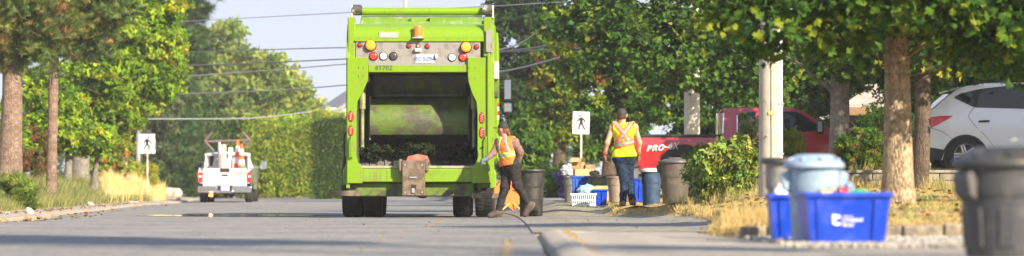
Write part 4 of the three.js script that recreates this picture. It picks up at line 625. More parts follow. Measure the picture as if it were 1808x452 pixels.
// what shows over the rims
function bottle(label, p, c, lie, k = 1, cap = [0.8, 0.8, 0.8]) { const t = thing('bottle', label, 'bottle', p); const gp = sub('shell', t); gp.rotation.set(...lie); mk('body', lathe([[0, 0], [0.032 * k, 0.002], [0.034 * k, 0.02], [0.034 * k, 0.13 * k], [0.03 * k, 0.155 * k], [0.014 * k, 0.185 * k], [0.013 * k, 0.21 * k], [0, 0.212 * k]], 18), M(c, 0.15, 0, { clearcoat: 0.5 }), gp); mk('cap', cy(0.0155 * k, 0.0155 * k, 0.016 * k, 0, 0.217 * k, 0, 'y', 14), M(cap, 0.4), gp); return t; }
{
  const y = 0.29;
  const bq = (px, d, yy) => [X(px, d), yy, -d];
  bottle('green capped bottle lying in the front blue box', bq(1545, 20.05, 0.345), [0.02, 0.3, 0.12], [0.1, 0.2, 1.35], 0.9, [0.05, 0.4, 0.2]);
  bottle('clear pale bottle across the rim of the front blue box', bq(1528, 20.15, 0.34), [0.5, 0.55, 0.6], [0.2, 0.4, 1.5], 0.95);
  bottle('dark blue bottle in the front blue box', bq(1508, 20.1, 0.345), [0.03, 0.05, 0.3], [0.1, -0.3, 1.3], 0.85, [0.1, 0.15, 0.5]);
  const tin = (lab, px, d, yy, c, rz) => { const t = thing('drink_can', lab, 'can', bq(px, d, yy)); const g = sub('shell', t); g.rotation.set(0.2, 0.4, rz); mk('body', lathe([[0, -0.06], [0.026, -0.06], [0.032, -0.05], [0.032, 0.045], [0.026, 0.058], [0.025, 0.06], [0, 0.055]], 20), M(c, 0.3, 0.4), g); mk('rim', new THREE.TorusGeometry(0.0255, 0.0025, 6, 20).rotateX(Math.PI / 2).translate(0, 0.06, 0), chrome, g); };
  tin('red drink can among the bottles of the front blue box', 1493, 20.02, 0.375, [0.5, 0.03, 0.03], 1.2); tin('silver drink can beside the red one', 1478, 20.1, 0.375, [0.7, 0.7, 0.72], 1.7); tin('white and blue drink can against the pale can', 1501, 20.25, 0.385, [0.25, 0.35, 0.7], 0.4); tin('gold drink can in the front blue box', 1460, 20.05, 0.368, [0.6, 0.42, 0.12], 1.5);
  const jug = thing('milk_jug', 'white plastic milk jug in the half hidden blue box', 'jug', bq(1378, 21.7, 0.3)); mk('body', [bx(0.1, 0.12, 0.1, 0, 0.05, 0, 0.025)], M([0.8, 0.8, 0.8], 0.45), jug); mk('neck', cy(0.03, 0.022, 0.04, 0, 0.125, 0), M([0.75, 0.75, 0.75], 0.4), jug); mk('label', bx(0.102, 0.03, 0.102, 0, 0.05, 0, 0.02), M([0.55, 0.05, 0.05], 0.5), jug);
}
tub('small blue box on the verge beside the white basket', stand(1060, 55), 0.25, 0.31, 0.34, blueP, { taper: 0.85 });
tub('blue box with white print behind the navy can', stand(1126, 54.2), 0.24, 0.42, 0.3, blueP, { taper: 0.88 });
const bigTub = tub('deep blue tub with cardboard boxes piled on top', stand(1030, 56.6), 0.44, 0.52, 0.42, plast([0.005, 0.07, 0.42], 921), { taper: 0.8 });
// laundry basket with separate bars
{
  const b = stand(1030, 55), t = thing('laundry_basket', 'white plastic laundry basket with slotted sides at the shoulder edge', 'basket', b), wm = M([0.78, 0.78, 0.78], 0.45), w = 0.46, h = 0.22, dp = 0.36;
  for (const s of [-1, 1]) { mk('rim', bx(w + 0.02, 0.035, 0.02, 0, h, s * dp / 2, 0.006), wm, t); mk('rim', bx(0.02, 0.033, dp, s * w / 2, h, 0, 0.006), wm, t); mk('band', bx(w * 0.95, 0.03, 0.012, 0, h * 0.5, s * dp * 0.485, 0.004), wm, t); mk('band', bx(w * 0.92, 0.045, 0.012, 0, 0.024, s * dp * 0.47, 0.004), wm, t); mk('band', bx(0.012, 0.045, dp * 0.9, s * w * 0.46, 0.024, 0, 0.004), wm, t); for (let k = 0; k < 12; k++) mk('slat', bx(0.016, h - 0.02, 0.008, (k - 5.5) * w / 12.4, h / 2, s * dp * 0.478, 0.003, s * 0.03), wm, t); for (let k = 0; k < 8; k++) mk('slat', bx(0.008, h - 0.02, 0.016, s * w * 0.475, h / 2, (k - 3.5) * dp / 8.4, 0.003), wm, t); }
  mk('bottom', bx(w * 0.9, 0.012, dp * 0.92, 0, 0.012, 0, 0.003), wm, t);
}
// cardboard cartons
function carton(label, p, w, h, d, turn, tone, open) {
  const t = thing('cardboard_box', label, 'box', p, turn), m = MM(blotch([0.42 * tone, 0.26 * tone, 0.13 * tone], [0.5 * tone, 0.33 * tone, 0.18 * tone], 6, 0.4, 0.7, 931, 2, 0.1), 0.9);
  mk('carton', bx(w, h, d, 0, h / 2, 0, 0.004), m, t); mk('tape', bx(0.05, 0.002, d * 0.98, 0, h + 0.0015, 0, 0), M([0.5, 0.4, 0.25], 0.3), t);
  if (open) for (const s of [-1, 1]) mk('flap', bx(w * 0.98, 0.005, d * 0.5, 0, h + d * 0.2, s * (d / 2 + 0.04), 0.001, s * 1.0), m, t);
  return t;
}
const tubTop = bigTub.position.y + 0.525;
carton('long tan cardboard box lying on the deep blue tub', [bigTub.position.x + 0.02, tubTop, -56.55], 0.40, 0.13, 0.34, 0.1, 1.15);
carton('upright brown carton on top of the tan box', [bigTub.position.x - 0.1, tubTop + 0.131, -56.58], 0.2, 0.13, 0.2, -0.3, 0.85, true);
carton('small dark carton beside the upright brown carton', [bigTub.position.x + 0.11, tubTop + 0.131, -56.6], 0.18, 0.08, 0.18, 0.2, 0.6);
carton('brown carton on the ground between the small blue box and the taupe can', stand(1068, 55.7), 0.42, 0.33, 0.3, 0.1, 1.0);
// bags
function bag(label, p, w, h, d, m, s) { const g = new THREE.IcosahedronGeometry(1, 4), q = g.attributes.position; for (let i = 0; i < q.count; i++) { const x = q.getX(i), y = q.getY(i), z = q.getZ(i), k = 1 + 0.16 * n3(x * 3 + s, y * 4, z * 3) + 0.08 * n3(x * 9, y * 7 + s, z * 9); q.setXYZ(i, x * k * w / 2, (Math.max(y, -0.75) * k + 0.75) * h / 1.75, z * k * d / 2); } g.computeVertexNormals(); const t = thing('plastic_bag', label, 'bag', p); mk('sack', g, m, t); mk('knot', put(new THREE.ConeGeometry(0.04, 0.08, 7), 0.01, h * 0.97, 0, 0.4, 0, 0.3), m, t); return t; }
bag('crumpled light blue plastic bag lying on the white basket', [X(1036, 55), stand(1030, 55)[1] + 0.2, -55], 0.34, 0.2, 0.26, M([0.3, 0.5, 0.72], 0.3, 0, { transmission: 0.2, thickness: 0 }), 3);
bag('stuffed clear grey bag on the slim charcoal can', [X(1003, 58), stand(1006, 58)[1] + 0.5, -58], 0.27, 0.24, 0.24, M([0.42, 0.42, 0.5], 0.25), 6);
bag('black bag slumped on the squat dark can lid', [X(1050, 56.2), stand(1066, 56.2)[1] + 0.52, -56.2], 0.2, 0.1, 0.18, M([0.02, 0.02, 0.022], 0.3), 9);
// orange fabric warning diamond on splayed legs, folded low beside the truck
{
  const t = thing('warning_sign', 'orange fabric warning diamond on yellow splayed legs behind the worker at the truck', 'sign', [X(903, 52), 0, -52]), om = M([0.85, 0.14, 0.015], 0.6);
  mk('panel', put(poly([[0, -0.36], [0.36, 0], [0, 0.36], [-0.36, 0]], 0.006, 0), 0, 0.46, 0, 0, 0.3, 0.1), om, t);
  mk('cross_rib', [bar([0, 0.1, -0.012], [0, 0.82, -0.012], 0.007), bar([-0.34, 0.46, -0.112], [0.34, 0.46, 0.095], 0.007)], black, t);
  for (const [x, z] of [[0.28, 0.2], [-0.28, 0.2], [0.25, -0.3], [-0.25, -0.3]]) mk('leg', bar([0, 0.26, -0.02], [x, 0.012, z], 0.011), M([0.8, 0.5, 0.06], 0.5), t);
}

// ---------- garbage truck (origin on the road under the middle of its tail) ----------
{
  const D = 50, S = F / D, tx = (px) => (px - 741) / S, ty = (py) => (382.5 - py) / S;
  const T = thing('garbage_truck', 'lime green rear loading garbage truck with open hopper', 'truck', [X(741, D), 0, -D]);
  const limeC = [0.148, 0.266, 0.003];
  const paintMap = (s, lo, hi, dirt = [0.15, 0.2, 0.03]) => texture(512, (u, v) => { const t = sm(lo, hi, fbm(u, v, 9, 5, s)), st = sm(0.62, 0.85, vn2(u * 90, v * 5, 90, 5, s + 3) * 0.6 + vn2(u * 14, v * 3, 14, 3, s + 4) * 0.4), sc = sm(0.93, 0.98, vn2(u * 40, v * 160, 40, 160, s + 8)), f = 1 + (fbm(u, v, 64, 2, s + 40) - 0.5) * 0.1; let c = mix3(limeC, dirt, Math.max(t, st * 0.75)); c = mix3(c, [0.3, 0.36, 0.2], sc * 0.5); return [c[0] * f, c[1] * f, c[2] * f]; }, true, 0.6);
  const lime = MM(paintMap(1001, 0.62, 0.85), 0.45, 0, { clearcoat: 0.12, clearcoatRoughness: 0.3, specularIntensity: 0.6 });
  const limeDirty = MM(paintMap(1011, 0.5, 0.85, [0.12, 0.15, 0.03]), 0.5);
  const limeGrim = MM(blotch([0.09, 0.16, 0.01], [0.05, 0.045, 0.025], 8, 0.35, 0.65, 1021, 0.9, 0.2, 512), 0.6);
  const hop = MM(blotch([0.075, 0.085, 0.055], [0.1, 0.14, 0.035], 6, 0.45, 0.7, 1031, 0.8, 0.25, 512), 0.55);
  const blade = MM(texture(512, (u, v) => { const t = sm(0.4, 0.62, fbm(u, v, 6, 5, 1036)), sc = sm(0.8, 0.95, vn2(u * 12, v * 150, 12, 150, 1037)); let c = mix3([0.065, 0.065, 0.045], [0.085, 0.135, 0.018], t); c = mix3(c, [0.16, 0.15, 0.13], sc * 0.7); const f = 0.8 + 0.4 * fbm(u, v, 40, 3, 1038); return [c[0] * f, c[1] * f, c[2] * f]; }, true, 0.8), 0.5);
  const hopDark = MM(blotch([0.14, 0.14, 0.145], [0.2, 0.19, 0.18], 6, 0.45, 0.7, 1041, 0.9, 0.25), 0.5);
  const rust = MM(blotch([0.095, 0.065, 0.045], [0.16, 0.12, 0.09], 7, 0.4, 0.65, 1051, 2, 0.2), 0.8);
  const offWhite = MM(blotch([0.6, 0.58, 0.5], [0.28, 0.22, 0.14], 7, 0.55, 0.8, 1061, 1.5, 0.1), 0.6);
  // diamond tread plate: real raised lozenges come from bump only below a few millimetres
  const treadBump = texture(256, (u, v) => { const a = (u * 16) % 1, b = (v * 16) % 1, k = (Math.floor(u * 16) + Math.floor(v * 16)) % 2; const x = (a - 0.5), y = (b - 0.5), r = k ? Math.abs(x + y) * 2.2 + Math.abs(x - y) * 0.7 : Math.abs(x - y) * 2.2 + Math.abs(x + y) * 0.7; const h = 1 - sm(0.35, 0.55, r); return [h, h, h]; }, false, 2.2);
  const tread = MM(blotch([0.27, 0.26, 0.245], [0.19, 0.175, 0.155], 7, 0.5, 0.8, 1071, 1.3, 0.08), 0.42, 0.25, { bumpMap: treadBump, bumpScale: 0.004 });
  const body = sub('body', T), tail = sub('tailgate', T);
  // body container
  mk('container', [bx(tx(874) - tx(608), ty(30) - 0.95, 5.6, tx(741), (ty(30) + 0.95) / 2, -4.5, 0.06)], lime, body);
  for (let k = 0; k < 5; k++) for (const s of [-1, 1]) mk('side_rib', bx(0.05, 2.2, 0.12, s * 1.272, 2.1, -2.2 - k * 1.1, 0.02), lime, body);
  mk('corner_post', bx(0.055, ty(98) - ty(190), 0.05, tx(609), (ty(98) + ty(190)) / 2, -1.5, 0.01), offWhite, body);
  mk('chassis_rail', [bx(0.12, 0.22, 8.6, -0.42, 0.85, -5, 0.02), bx(0.12, 0.22, 8.6, 0.42, 0.85, -5, 0.02)], black, body);
  mk('axle', [cy(0.09, 0.09, 1.6, 0, 0.52, -1.5, 'x'), cy(0.09, 0.09, 1.6, 0, 0.52, -2.85, 'x'), new THREE.SphereGeometry(0.2, 14, 10).translate(0, 0.52, -1.5)], black, body);
  // tailgate side walls: slanted at the top
  const sideProf = [[0, ty(330)], [0, ty(110)], [-0.06, ty(70)], [-0.35, ty(40) + 0.02], [-1.3, ty(28) + 0.08], [-1.62, ty(28) + 0.08], [-1.62, 0.95], [-1.1, 0.72], [-0.2, ty(335)]];
  for (const s of [-1, 1]) { const g = poly(sideProf.map(([z, y]) => [z, y]), 0.05, 0.006); g.rotateY(-Math.PI / 2); mk('side_wall', put(g, s < 0 ? tx(617) : tx(866) + 0.05, 0, 0), limeDirty, tail); }
  // curved hood over the hopper
  const hz = scurve([[ty(70), -0.03], [ty(60), -0.035], [ty(50), -0.08], [ty(43), -0.2], [ty(38.5), -0.42]]);
  mk('hood', grid(2, 24, (u, v) => { const y = lerp(ty(70), ty(38.5), v); return [lerp(tx(626), tx(854), u), y, hz(y)]; }), lime, tail);
  mk('hood_lip', bx(tx(854) - tx(626), 0.03, 0.06, tx(740), ty(70), -0.03, 0.01), lime, tail);
  mk('top_sheet', grid(2, 6, (u, v) => [lerp(tx(632), tx(850), u), lerp(ty(38.5), ty(26) + 0.09, v) + 0.02 * Math.sin(v * 3.14), lerp(-0.42, -1.35, v)]), MM(paintMap(1081, 0.5, 0.8, [0.3, 0.36, 0.16]), 0.4), tail);
  mk('top_block', [bx(0.3, 0.1, 0.12, tx(740), ty(30), -0.75, 0.01), bx(0.02, 0.14, 0.3, tx(724), ty(31), -0.75, 0.004), bx(0.02, 0.14, 0.3, tx(758), ty(31), -0.75, 0.004)], MM(paintMap(1083, 0.5, 0.8), 0.45), tail);
  mk('top_beam', cy(0.065, 0.065, tx(852) - tx(632), tx(742), ty(19) + 0.075, -1.1, 'x', 20), lime, tail);
  for (const px of [625, 860]) { mk('hinge', [bx(0.15, 0.17, 0.3, tx(px), ty(17) + 0.08, -1.1, 0.02), cy(0.075, 0.075, 0.17, tx(px), ty(18) + 0.08, -1.0, 'x')], MM(blotch([0.05, 0.05, 0.045], [0.3, 0.3, 0.26], 6, 0.5, 0.75, 1085, 2, 0.2), 0.5), tail); mk('hinge_plate', bx(0.03, 0.22, 0.2, tx(px) + (px < 700 ? -0.09 : 0.09), ty(20) + 0.07, -1.05, 0.008), offWhite, tail); }
  for (const [a, b] of [[613.5, 627], [853.5, 868]]) mk('corner_bar', bx(tx(b) - tx(a), ty(28) - ty(110), 0.12, (tx(a) + tx(b)) / 2, (ty(28) + ty(110)) / 2, -0.09, 0.02, -0.0), lime, tail);
  // light panel of tread plate
  const panel = mk('light_panel', poly([[628, 70], [848, 70], [848, 100], [826, 100], [826, 112.5], [650, 112.5], [650, 100], [628, 100]].map(([a, b]) => [tx(a), ty(b)]), 0.02, 0.003), tread, tail); panel.position.z = -0.05;
  const lamp = (px, py, r, m, name, thick = 0.03, dots = 0) => {
    const L = mk(name, lathe([[0, thick + 0.006], [r * 0.6, thick + 0.004], [r * 0.9, thick], [r, thick * 0.6], [r, 0], [0, 0]], 24).rotateX(Math.PI / 2).translate(tx(px), ty(py), -0.03), m, tail);
    mk('bezel', new THREE.TorusGeometry(r + 0.006, 0.009, 8, 24).translate(tx(px), ty(py), -0.022), black, L);
    if (dots) { const g = []; for (let i = 0; i < dots; i++) { const a = i / dots * 6.283; g.push(new THREE.SphereGeometry(r * 0.1, 6, 5).translate(tx(px) + Math.cos(a) * r * 0.55, ty(py) + Math.sin(a) * r * 0.55, -0.03 + thick)); } g.push(new THREE.SphereGeometry(r * 0.1, 6, 5).translate(tx(px), ty(py), -0.03 + thick + 0.004)); mk('diode', g, M([0.9, 0.55, 0.35], 0.3), L).userData.kind = 'stuff'; }
    return L;
  };
  lamp(635, 77.5, 0.03, redLens, 'marker_lamp'); lamp(841, 81, 0.03, redLens, 'marker_lamp'); lamp(721.5, 79.5, 0.028, redLens, 'marker_lamp'); lamp(754, 80, 0.028, redLens, 'marker_lamp'); lamp(738, 79.5, 0.026, M([0.6, 0.25, 0.15], 0.3), 'marker_lamp');
  for (const [px, py, k] of [[654, 78.5, 0], [822.5, 81.5, 9]]) { lamp(px, py, 0.086, amberLens, 'warning_lamp', 0.07, k); }
  lamp(659, 97.5, 0.062, redLens, 'tail_lamp', 0.03, 10); lamp(817, 99.5, 0.062, redLens, 'tail_lamp', 0.03, 10); lamp(676.5, 97.5, 0.058, whiteLens, 'reverse_lamp'); lamp(798, 99.5, 0.058, whiteLens, 'reverse_lamp'); lamp(694, 97.5, 0.06, M([0.05, 0.05, 0.055], 0.25), 'reverse_lamp');
  mk('plate_lamp', bx(0.11, 0.06, 0.07, tx(738), ty(86.5), 0.0, 0.012), offWhite, tail);
  const pl = sub('licence_plate', tail, [tx(750), ty(101.5), -0.024]);
  mk('plate', bx(0.31, 0.145, 0.006, 0, 0, 0, 0.002), M([0.4, 0.43, 0.48], 0.5), pl); mk('plate_text', put(text('RC 5294', 0.066, 0.002), 0, -0.005, 0.0035), M([0.02, 0.08, 0.3], 0.5), pl);
  mk('beacon', [lathe([[0, 0.2], [0.055, 0.2], [0.072, 0.185], [0.08, 0.02], [0.08, 0], [0, 0]], 22).translate(tx(738.5), ty(64.5), 0.0)], M([0.75, 0.17, 0.02], 0.25, 0, { clearcoat: 0.5 }), tail);
  mk('beacon_shelf', [bx(0.2, 0.02, 0.2, tx(738.5), ty(65.5), 0.0, 0.005), cy(0.085, 0.085, 0.03, tx(738.5), ty(64.5) + 0.0, 0.0)], steel, tail);
  mk('latch_knob', bx(0.045, 0.075, 0.05, tx(770), ty(98), -0.01, 0.015), offWhite, tail);
  const st = mk('maker_sticker', bx(0.32, 0.1, 0.004, tx(686), ty(59.5), -0.026, 0.001, -0.04), M([0.3, 0.3, 0.28], 0.5, 0.2), tail); 
  mk('sticker_line', [bx(0.22, 0.028, 0.002, tx(684), ty(58.5), -0.0225, 0, -0.04), bx(0.16, 0.008, 0.002, tx(680), ty(62.5), -0.0205, 0, -0.04)], M([0.4, 0.4, 0.38], 0.5), st);
  // pillars beside the opening, with slots
  const slotsL = [[633, 118], [641, 118.5], [633, 133], [641, 133]], slot = (a, b) => ring(tx(a), ty(b), 0.014, 0.028, 10).reverse();
  const pilL = [[613, 100], [650, 100], [650, 125], [649.5, 140], [640, 162], [631, 178], [629, 200], [629, 278], [632, 287], [640, 292], [640, 322], [613, 322]].map(([a, b]) => [tx(a), ty(b)]), pilR = [[868, 322], [833, 322], [833, 292], [840, 287], [843, 278], [843, 200], [841, 178], [833, 162], [826.5, 140], [826, 125], [826, 100], [868, 100]].map(([a, b]) => [tx(a), ty(b)]);
  const a1 = mk('pillar', poly(pilL, 0.09, 0.008, slotsL.map(([a, b]) => slot(a, b))), lime, tail), a2 = mk('pillar', poly(pilR, 0.09, 0.008, [[828.5, 119], [839, 119], [828.5, 137], [839, 137]].map(([a, b]) => slot(a, b))), lime, tail); a1.position.z = a2.position.z = -0.06;
  mk('slot_backing', [bx(0.3, 0.4, 0.02, tx(636), ty(122), -0.12, 0), bx(0.3, 0.4, 0.02, tx(838), ty(125), -0.12, 0)], black, tail);
  const head = mk('header_beam', bx(tx(826) - tx(650), ty(112.5) - ty(126), 0.16, tx(738), (ty(112.5) + ty(126)) / 2, -0.08, 0.015), MM(paintMap(1091, 0.55, 0.85), 0.4), tail);
  mk('fleet_number', put(text('41702', 0.078, 0.003), tx(677), ty(118), 0.001), M([0.03, 0.06, 0.04], 0.5), head);
  for (const [px, py] of [[619.5, 204], [619.5, 229.5], [850.5, 207], [850.5, 233]]) {
    const g = put(lathe([[0, 0.022], [0.03, 0.02], [0.04, 0.01], [0.04, 0], [0, 0]], 20).rotateX(Math.PI / 2), 0, 0, 0, 0, 0, 0, [1, 2.05, 1]).translate(tx(px), ty(py), 0.035), L = mk('stop_lamp', g, redLens, tail);
    const d = []; for (let i = 0; i < 6; i++) d.push(bx(0.022, 0.008, 0.004, tx(px) + (i % 2 ? 0.006 : -0.006), ty(py) + (i - 2.5) * 0.02, 0.056, 0.001)); mk('diode', d, M([0.95, 0.45, 0.4], 0.3), L).userData.kind = 'stuff';
    mk('bezel', put(new THREE.TorusGeometry(0.042, 0.008, 6, 24), tx(px), ty(py), 0.036, 0, 0, 0, [1, 2.0, 1]), black, L);
  }
  // inside the hopper
  const inn = sub('hopper', T);
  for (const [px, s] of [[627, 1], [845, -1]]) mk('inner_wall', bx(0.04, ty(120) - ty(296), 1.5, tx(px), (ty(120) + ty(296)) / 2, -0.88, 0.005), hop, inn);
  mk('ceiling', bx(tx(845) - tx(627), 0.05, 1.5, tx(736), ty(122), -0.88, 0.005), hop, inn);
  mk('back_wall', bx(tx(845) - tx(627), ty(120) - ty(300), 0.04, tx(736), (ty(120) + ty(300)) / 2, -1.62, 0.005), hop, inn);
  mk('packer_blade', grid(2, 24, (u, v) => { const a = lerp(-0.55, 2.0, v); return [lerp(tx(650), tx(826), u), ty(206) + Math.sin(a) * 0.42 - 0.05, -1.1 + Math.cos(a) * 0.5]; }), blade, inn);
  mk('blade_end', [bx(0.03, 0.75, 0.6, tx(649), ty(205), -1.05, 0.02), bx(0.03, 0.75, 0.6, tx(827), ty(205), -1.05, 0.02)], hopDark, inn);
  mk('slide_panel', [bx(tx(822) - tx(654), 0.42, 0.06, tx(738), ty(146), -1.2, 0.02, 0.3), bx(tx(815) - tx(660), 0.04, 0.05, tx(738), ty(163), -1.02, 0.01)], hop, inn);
  for (const px of [637, 836]) mk('ram', [cy(0.055, 0.055, 0.75, tx(px), ty(150), -0.5, 'y', 14), cy(0.032, 0.032, 0.8, tx(px), ty(215), -0.5, 'y', 12)], MM(blotch([0.25, 0.28, 0.14], [0.1, 0.09, 0.06], 5, 0.4, 0.7, 1095, 2, 0.2), 0.5), inn);
  const fl = scurve([[0, ty(291)], [0.35, ty(297)], [0.8, ty(290)], [1.2, ty(268)], [1.5, ty(240)]]);
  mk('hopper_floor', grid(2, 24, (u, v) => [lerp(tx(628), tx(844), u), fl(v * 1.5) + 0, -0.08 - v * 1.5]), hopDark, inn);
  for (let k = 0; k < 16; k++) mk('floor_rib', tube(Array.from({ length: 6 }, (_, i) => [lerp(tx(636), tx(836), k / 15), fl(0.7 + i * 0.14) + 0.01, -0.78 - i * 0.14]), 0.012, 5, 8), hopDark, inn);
  // garden waste lying in the hopper
  { const keep = seed; seed = 77; const bl = []; for (let k = 0; k < 12; k++) bl.push([lerp(tx(640), tx(832), k / 11), ty(262) + rr(-0.05, 0.06), -0.95, 0.12, 0.06, 0.15]); const c = cloud('garden_waste', scatter(bl, 420, 12, 0.07, 0.9, [[[0.03, 0.05, 0.012], 4], [[0.05, 0.045, 0.02], 2], [[0.02, 0.035, 0.01], 4]]), TWIG, leafMat, inn); seed = keep; }
  // sill, lower beams
  mk('sill', [bx(tx(843) - tx(629), 0.045, 0.12, tx(736), ty(293.5), -0.04, 0.012)], MM(blotch([0.3, 0.26, 0.18], limeC, 8, 0.5, 0.65, 1101, 1.5, 0.25), 0.6), tail);
  mk('sill_beam', bx(tx(840) - tx(630), ty(296) - ty(320), 0.14, tx(735), (ty(296) + ty(320)) / 2, -0.05, 0.02), limeDirty, tail);
  mk('lower_beam', bx(tx(838) - tx(612), ty(320) - ty(345), 0.2, tx(725), (ty(321) + ty(345)) / 2, -0.22, 0.03), limeGrim, tail);
  mk('corner_shoe', [poly([[604, 325], [604, 300], [611, 285], [613, 255], [628, 255], [632, 325]].map(([a, b]) => [tx(a), ty(b)]), 0.3, 0.015).translate(0, 0, -0.5), poly([[876, 330], [876, 305], [868, 285], [866, 255], [850, 255], [846, 330]].map(([a, b]) => [tx(a), ty(b)]), 0.3, 0.015).translate(0, 0, -0.5)], limeDirty, tail);
  const box = mk('latch_box', [bx(tx(751) - tx(711), ty(282) - ty(344), 0.22, tx(731), (ty(282) + ty(344)) / 2, 0.12, 0.015)], rust, tail);
  for (const e of [708, 754]) mk('latch_ear', bx(0.05, 0.2, 0.2, tx(e), ty(290), 0.1, 0.01), rust, tail);
  mk('latch_slot', [bx(0.08, 0.075, 0.012, tx(731), ty(329), 0.231, 0.004)], black, box); mk('latch_bar', [bx(0.12, 0.025, 0.02, tx(730), ty(312), 0.236, 0.005), bx(0.05, 0.08, 0.03, tx(730), ty(335), 0.24, 0.008)], steel, box);
  mk('latch_bolt', [cy(0.015, 0.015, 0.02, tx(716), ty(290), 0.235, 'z', 8), cy(0.015, 0.015, 0.02, tx(746), ty(290), 0.235, 'z', 8), cy(0.015, 0.015, 0.02, tx(716), ty(338), 0.235, 'z', 8), cy(0.015, 0.015, 0.02, tx(746), ty(338), 0.235, 'z', 8)], steel, box);
  mk('latch_cover', put(poly([[-0.2, 0], [0.2, -0.02], [0.16, 0.1], [0, 0.14], [-0.17, 0.09]], 0.02, 0.004), tx(738), ty(284), 0.0, -0.5), MM(blotch([0.25, 0.07, 0.05], [0.2, 0.13, 0.09], 6, 0.4, 0.7, 1105, 3, 0.2), 0.7), tail);
  for (const [a, b, y] of [[587, 636, 340], [833, 886, 344]]) { const s = mk('step', bx(tx(b) - tx(a), 0.09, 0.42, (tx(a) + tx(b)) / 2, ty(y), -0.05, 0.012), rust, tail); mk('step_bracket', bx(0.06, 0.22, 0.06, (tx(a) + tx(b)) / 2 + (a < 700 ? 0.12 : -0.12), ty(y) + 0.13, -0.2, 0.01), limeGrim, s); }
  mk('mud_flap', [bx(0.6, 0.35, 0.02, -0.9, 0.62, -0.75, 0.004), bx(0.6, 0.35, 0.02, 0.9, 0.62, -0.75, 0.004)], rubber, tail);
  // side rails and fittings at the curb side
  mk('side_rail', [bx(0.05, ty(92) - ty(300), 0.06, tx(863), (ty(92) + ty(300)) / 2, 0.05, 0.012)], lime, tail);
  mk('side_tread', put(poly([[858, 90], [858, 51], [869, 51], [870, 91]].map(([a, b]) => [tx(a), ty(b)]), 0.012, 0.002), 0, 0, 0.0), tread, tail);
  mk('tool_box', bx(0.13, 0.3, 0.5, tx(873), ty(115), -1.9, 0.02), offWhite, body);
  mk('tool_cover', bx(0.11, 0.28, 0.4, tx(874), ty(150), -1.9, 0.02), limeGrim, body);
  for (let k = 0; k < 4; k++) mk('reflector_strip', bx(0.03, 0.07, 0.12, tx(878.5), ty(176 + k * 8), -2.2, 0.003), k % 2 ? whiteLens : redLens, body);
  for (const [x, z] of [[tx(858), 0.1], [tx(621), 0.1]]) mk('grab_handle', tube([[x, ty(240), 0.02], [x, ty(242), z], [x, ty(275), z], [x, ty(277), 0.02]], 0.014, 6, 16), lime, tail);
  mk('hydraulic_hose', [tube([[tx(868), ty(255), -0.1], [tx(874), ty(262), -0.1], [tx(866), ty(270), -0.1], [tx(856), ty(258), 0.02], [tx(848), ty(260), 0.05]], 0.013, 6, 20), tube([[tx(614), ty(225), -0.2], [tx(606), ty(240), -0.25], [tx(607), ty(285), -0.3]], 0.016, 6, 16)], black, tail);
  // wheels: tyre with tread lugs, rim
  const tyreG = lathe([[0.28, -0.12], [0.4, -0.135], [0.49, -0.13], [0.515, -0.1], [0.52, 0], [0.515, 0.1], [0.49, 0.13], [0.4, 0.135], [0.28, 0.12]], 40).rotateZ(Math.PI / 2), lug = []; for (let k = 0; k < 40; k++) for (const s of [-1, 1]) lug.push(put(bx(0.075, 0.012, 0.05, s * 0.06, 0.521, 0, 0.002), 0, 0, 0, (k + s * 0.25) * Math.PI / 20, 0, 0));
  const lugG = prep(lug), rimG = prep([cy(0.28, 0.28, 0.16, 0, 0, 0, 'x', 24), cy(0.12, 0.12, 0.22, 0, 0, 0, 'x', 16)]);
  for (const z of [-1.5, -2.85]) for (const x of [-1.2, -0.84, 0.69, 1.07]) { const w = sub('wheel', T, [x, 0.522, z]); w.scale.x = 1.2; mk('tyre', tyreG, rubber, w); const l = mk('tread_lugs', lugG, rubber, w); l.userData.kind = 'stuff'; mk('rim', rimG, offWhite, w); }
  for (const x of [-1.05, 1.05]) { const w = sub('wheel', T, [x, 0.522, -8.3]); mk('tyre', tyreG, rubber, w); mk('rim', rimG, offWhite, w); }
  // cab far ahead, and the mirrors that stick out
  const cab = sub('cab', T); mk('cab_shell', [bx(2.3, 2.0, 1.9, 0, 1.85, -8.5, 0.12)], M([0.7, 0.7, 0.68], 0.4), cab); mk('windscreen', bx(2.0, 0.9, 0.05, 0, 2.25, -9.47, 0.02), glassDark, cab);
  for (const s of [-1, 1]) { const x = s > 0 ? 1.455 : -1.42, m = mk('mirror', bx(0.15, 0.42, 0.1, x, 2.42, -8.2, 0.03), black, cab); mk('mirror_glass', bx(0.12, 0.37, 0.01, x, 2.42, -8.145, 0.003), M([0.5, 0.48, 0.48], 0.06, 1), m); mk('convex_mirror', bx(0.16, 0.2, 0.1, x, 2.07, -8.2, 0.04), M([0.08, 0.08, 0.085], 0.4), m); mk('convex_glass', bx(0.12, 0.15, 0.01, x, 2.07, -8.145, 0.003), chrome, m); mk('mirror_arm', tube([[s * 1.1, 2.72, -8.3], [x - s * 0.02, 2.72, -8.22], [x, 2.62, -8.2]], 0.016, 6, 16), black, m); mk('mirror_arm', tube([[s * 1.1, 1.9, -8.3], [x - s * 0.02, 1.9, -8.22], [x, 1.98, -8.2]], 0.016, 6, 16), black, m); }
}
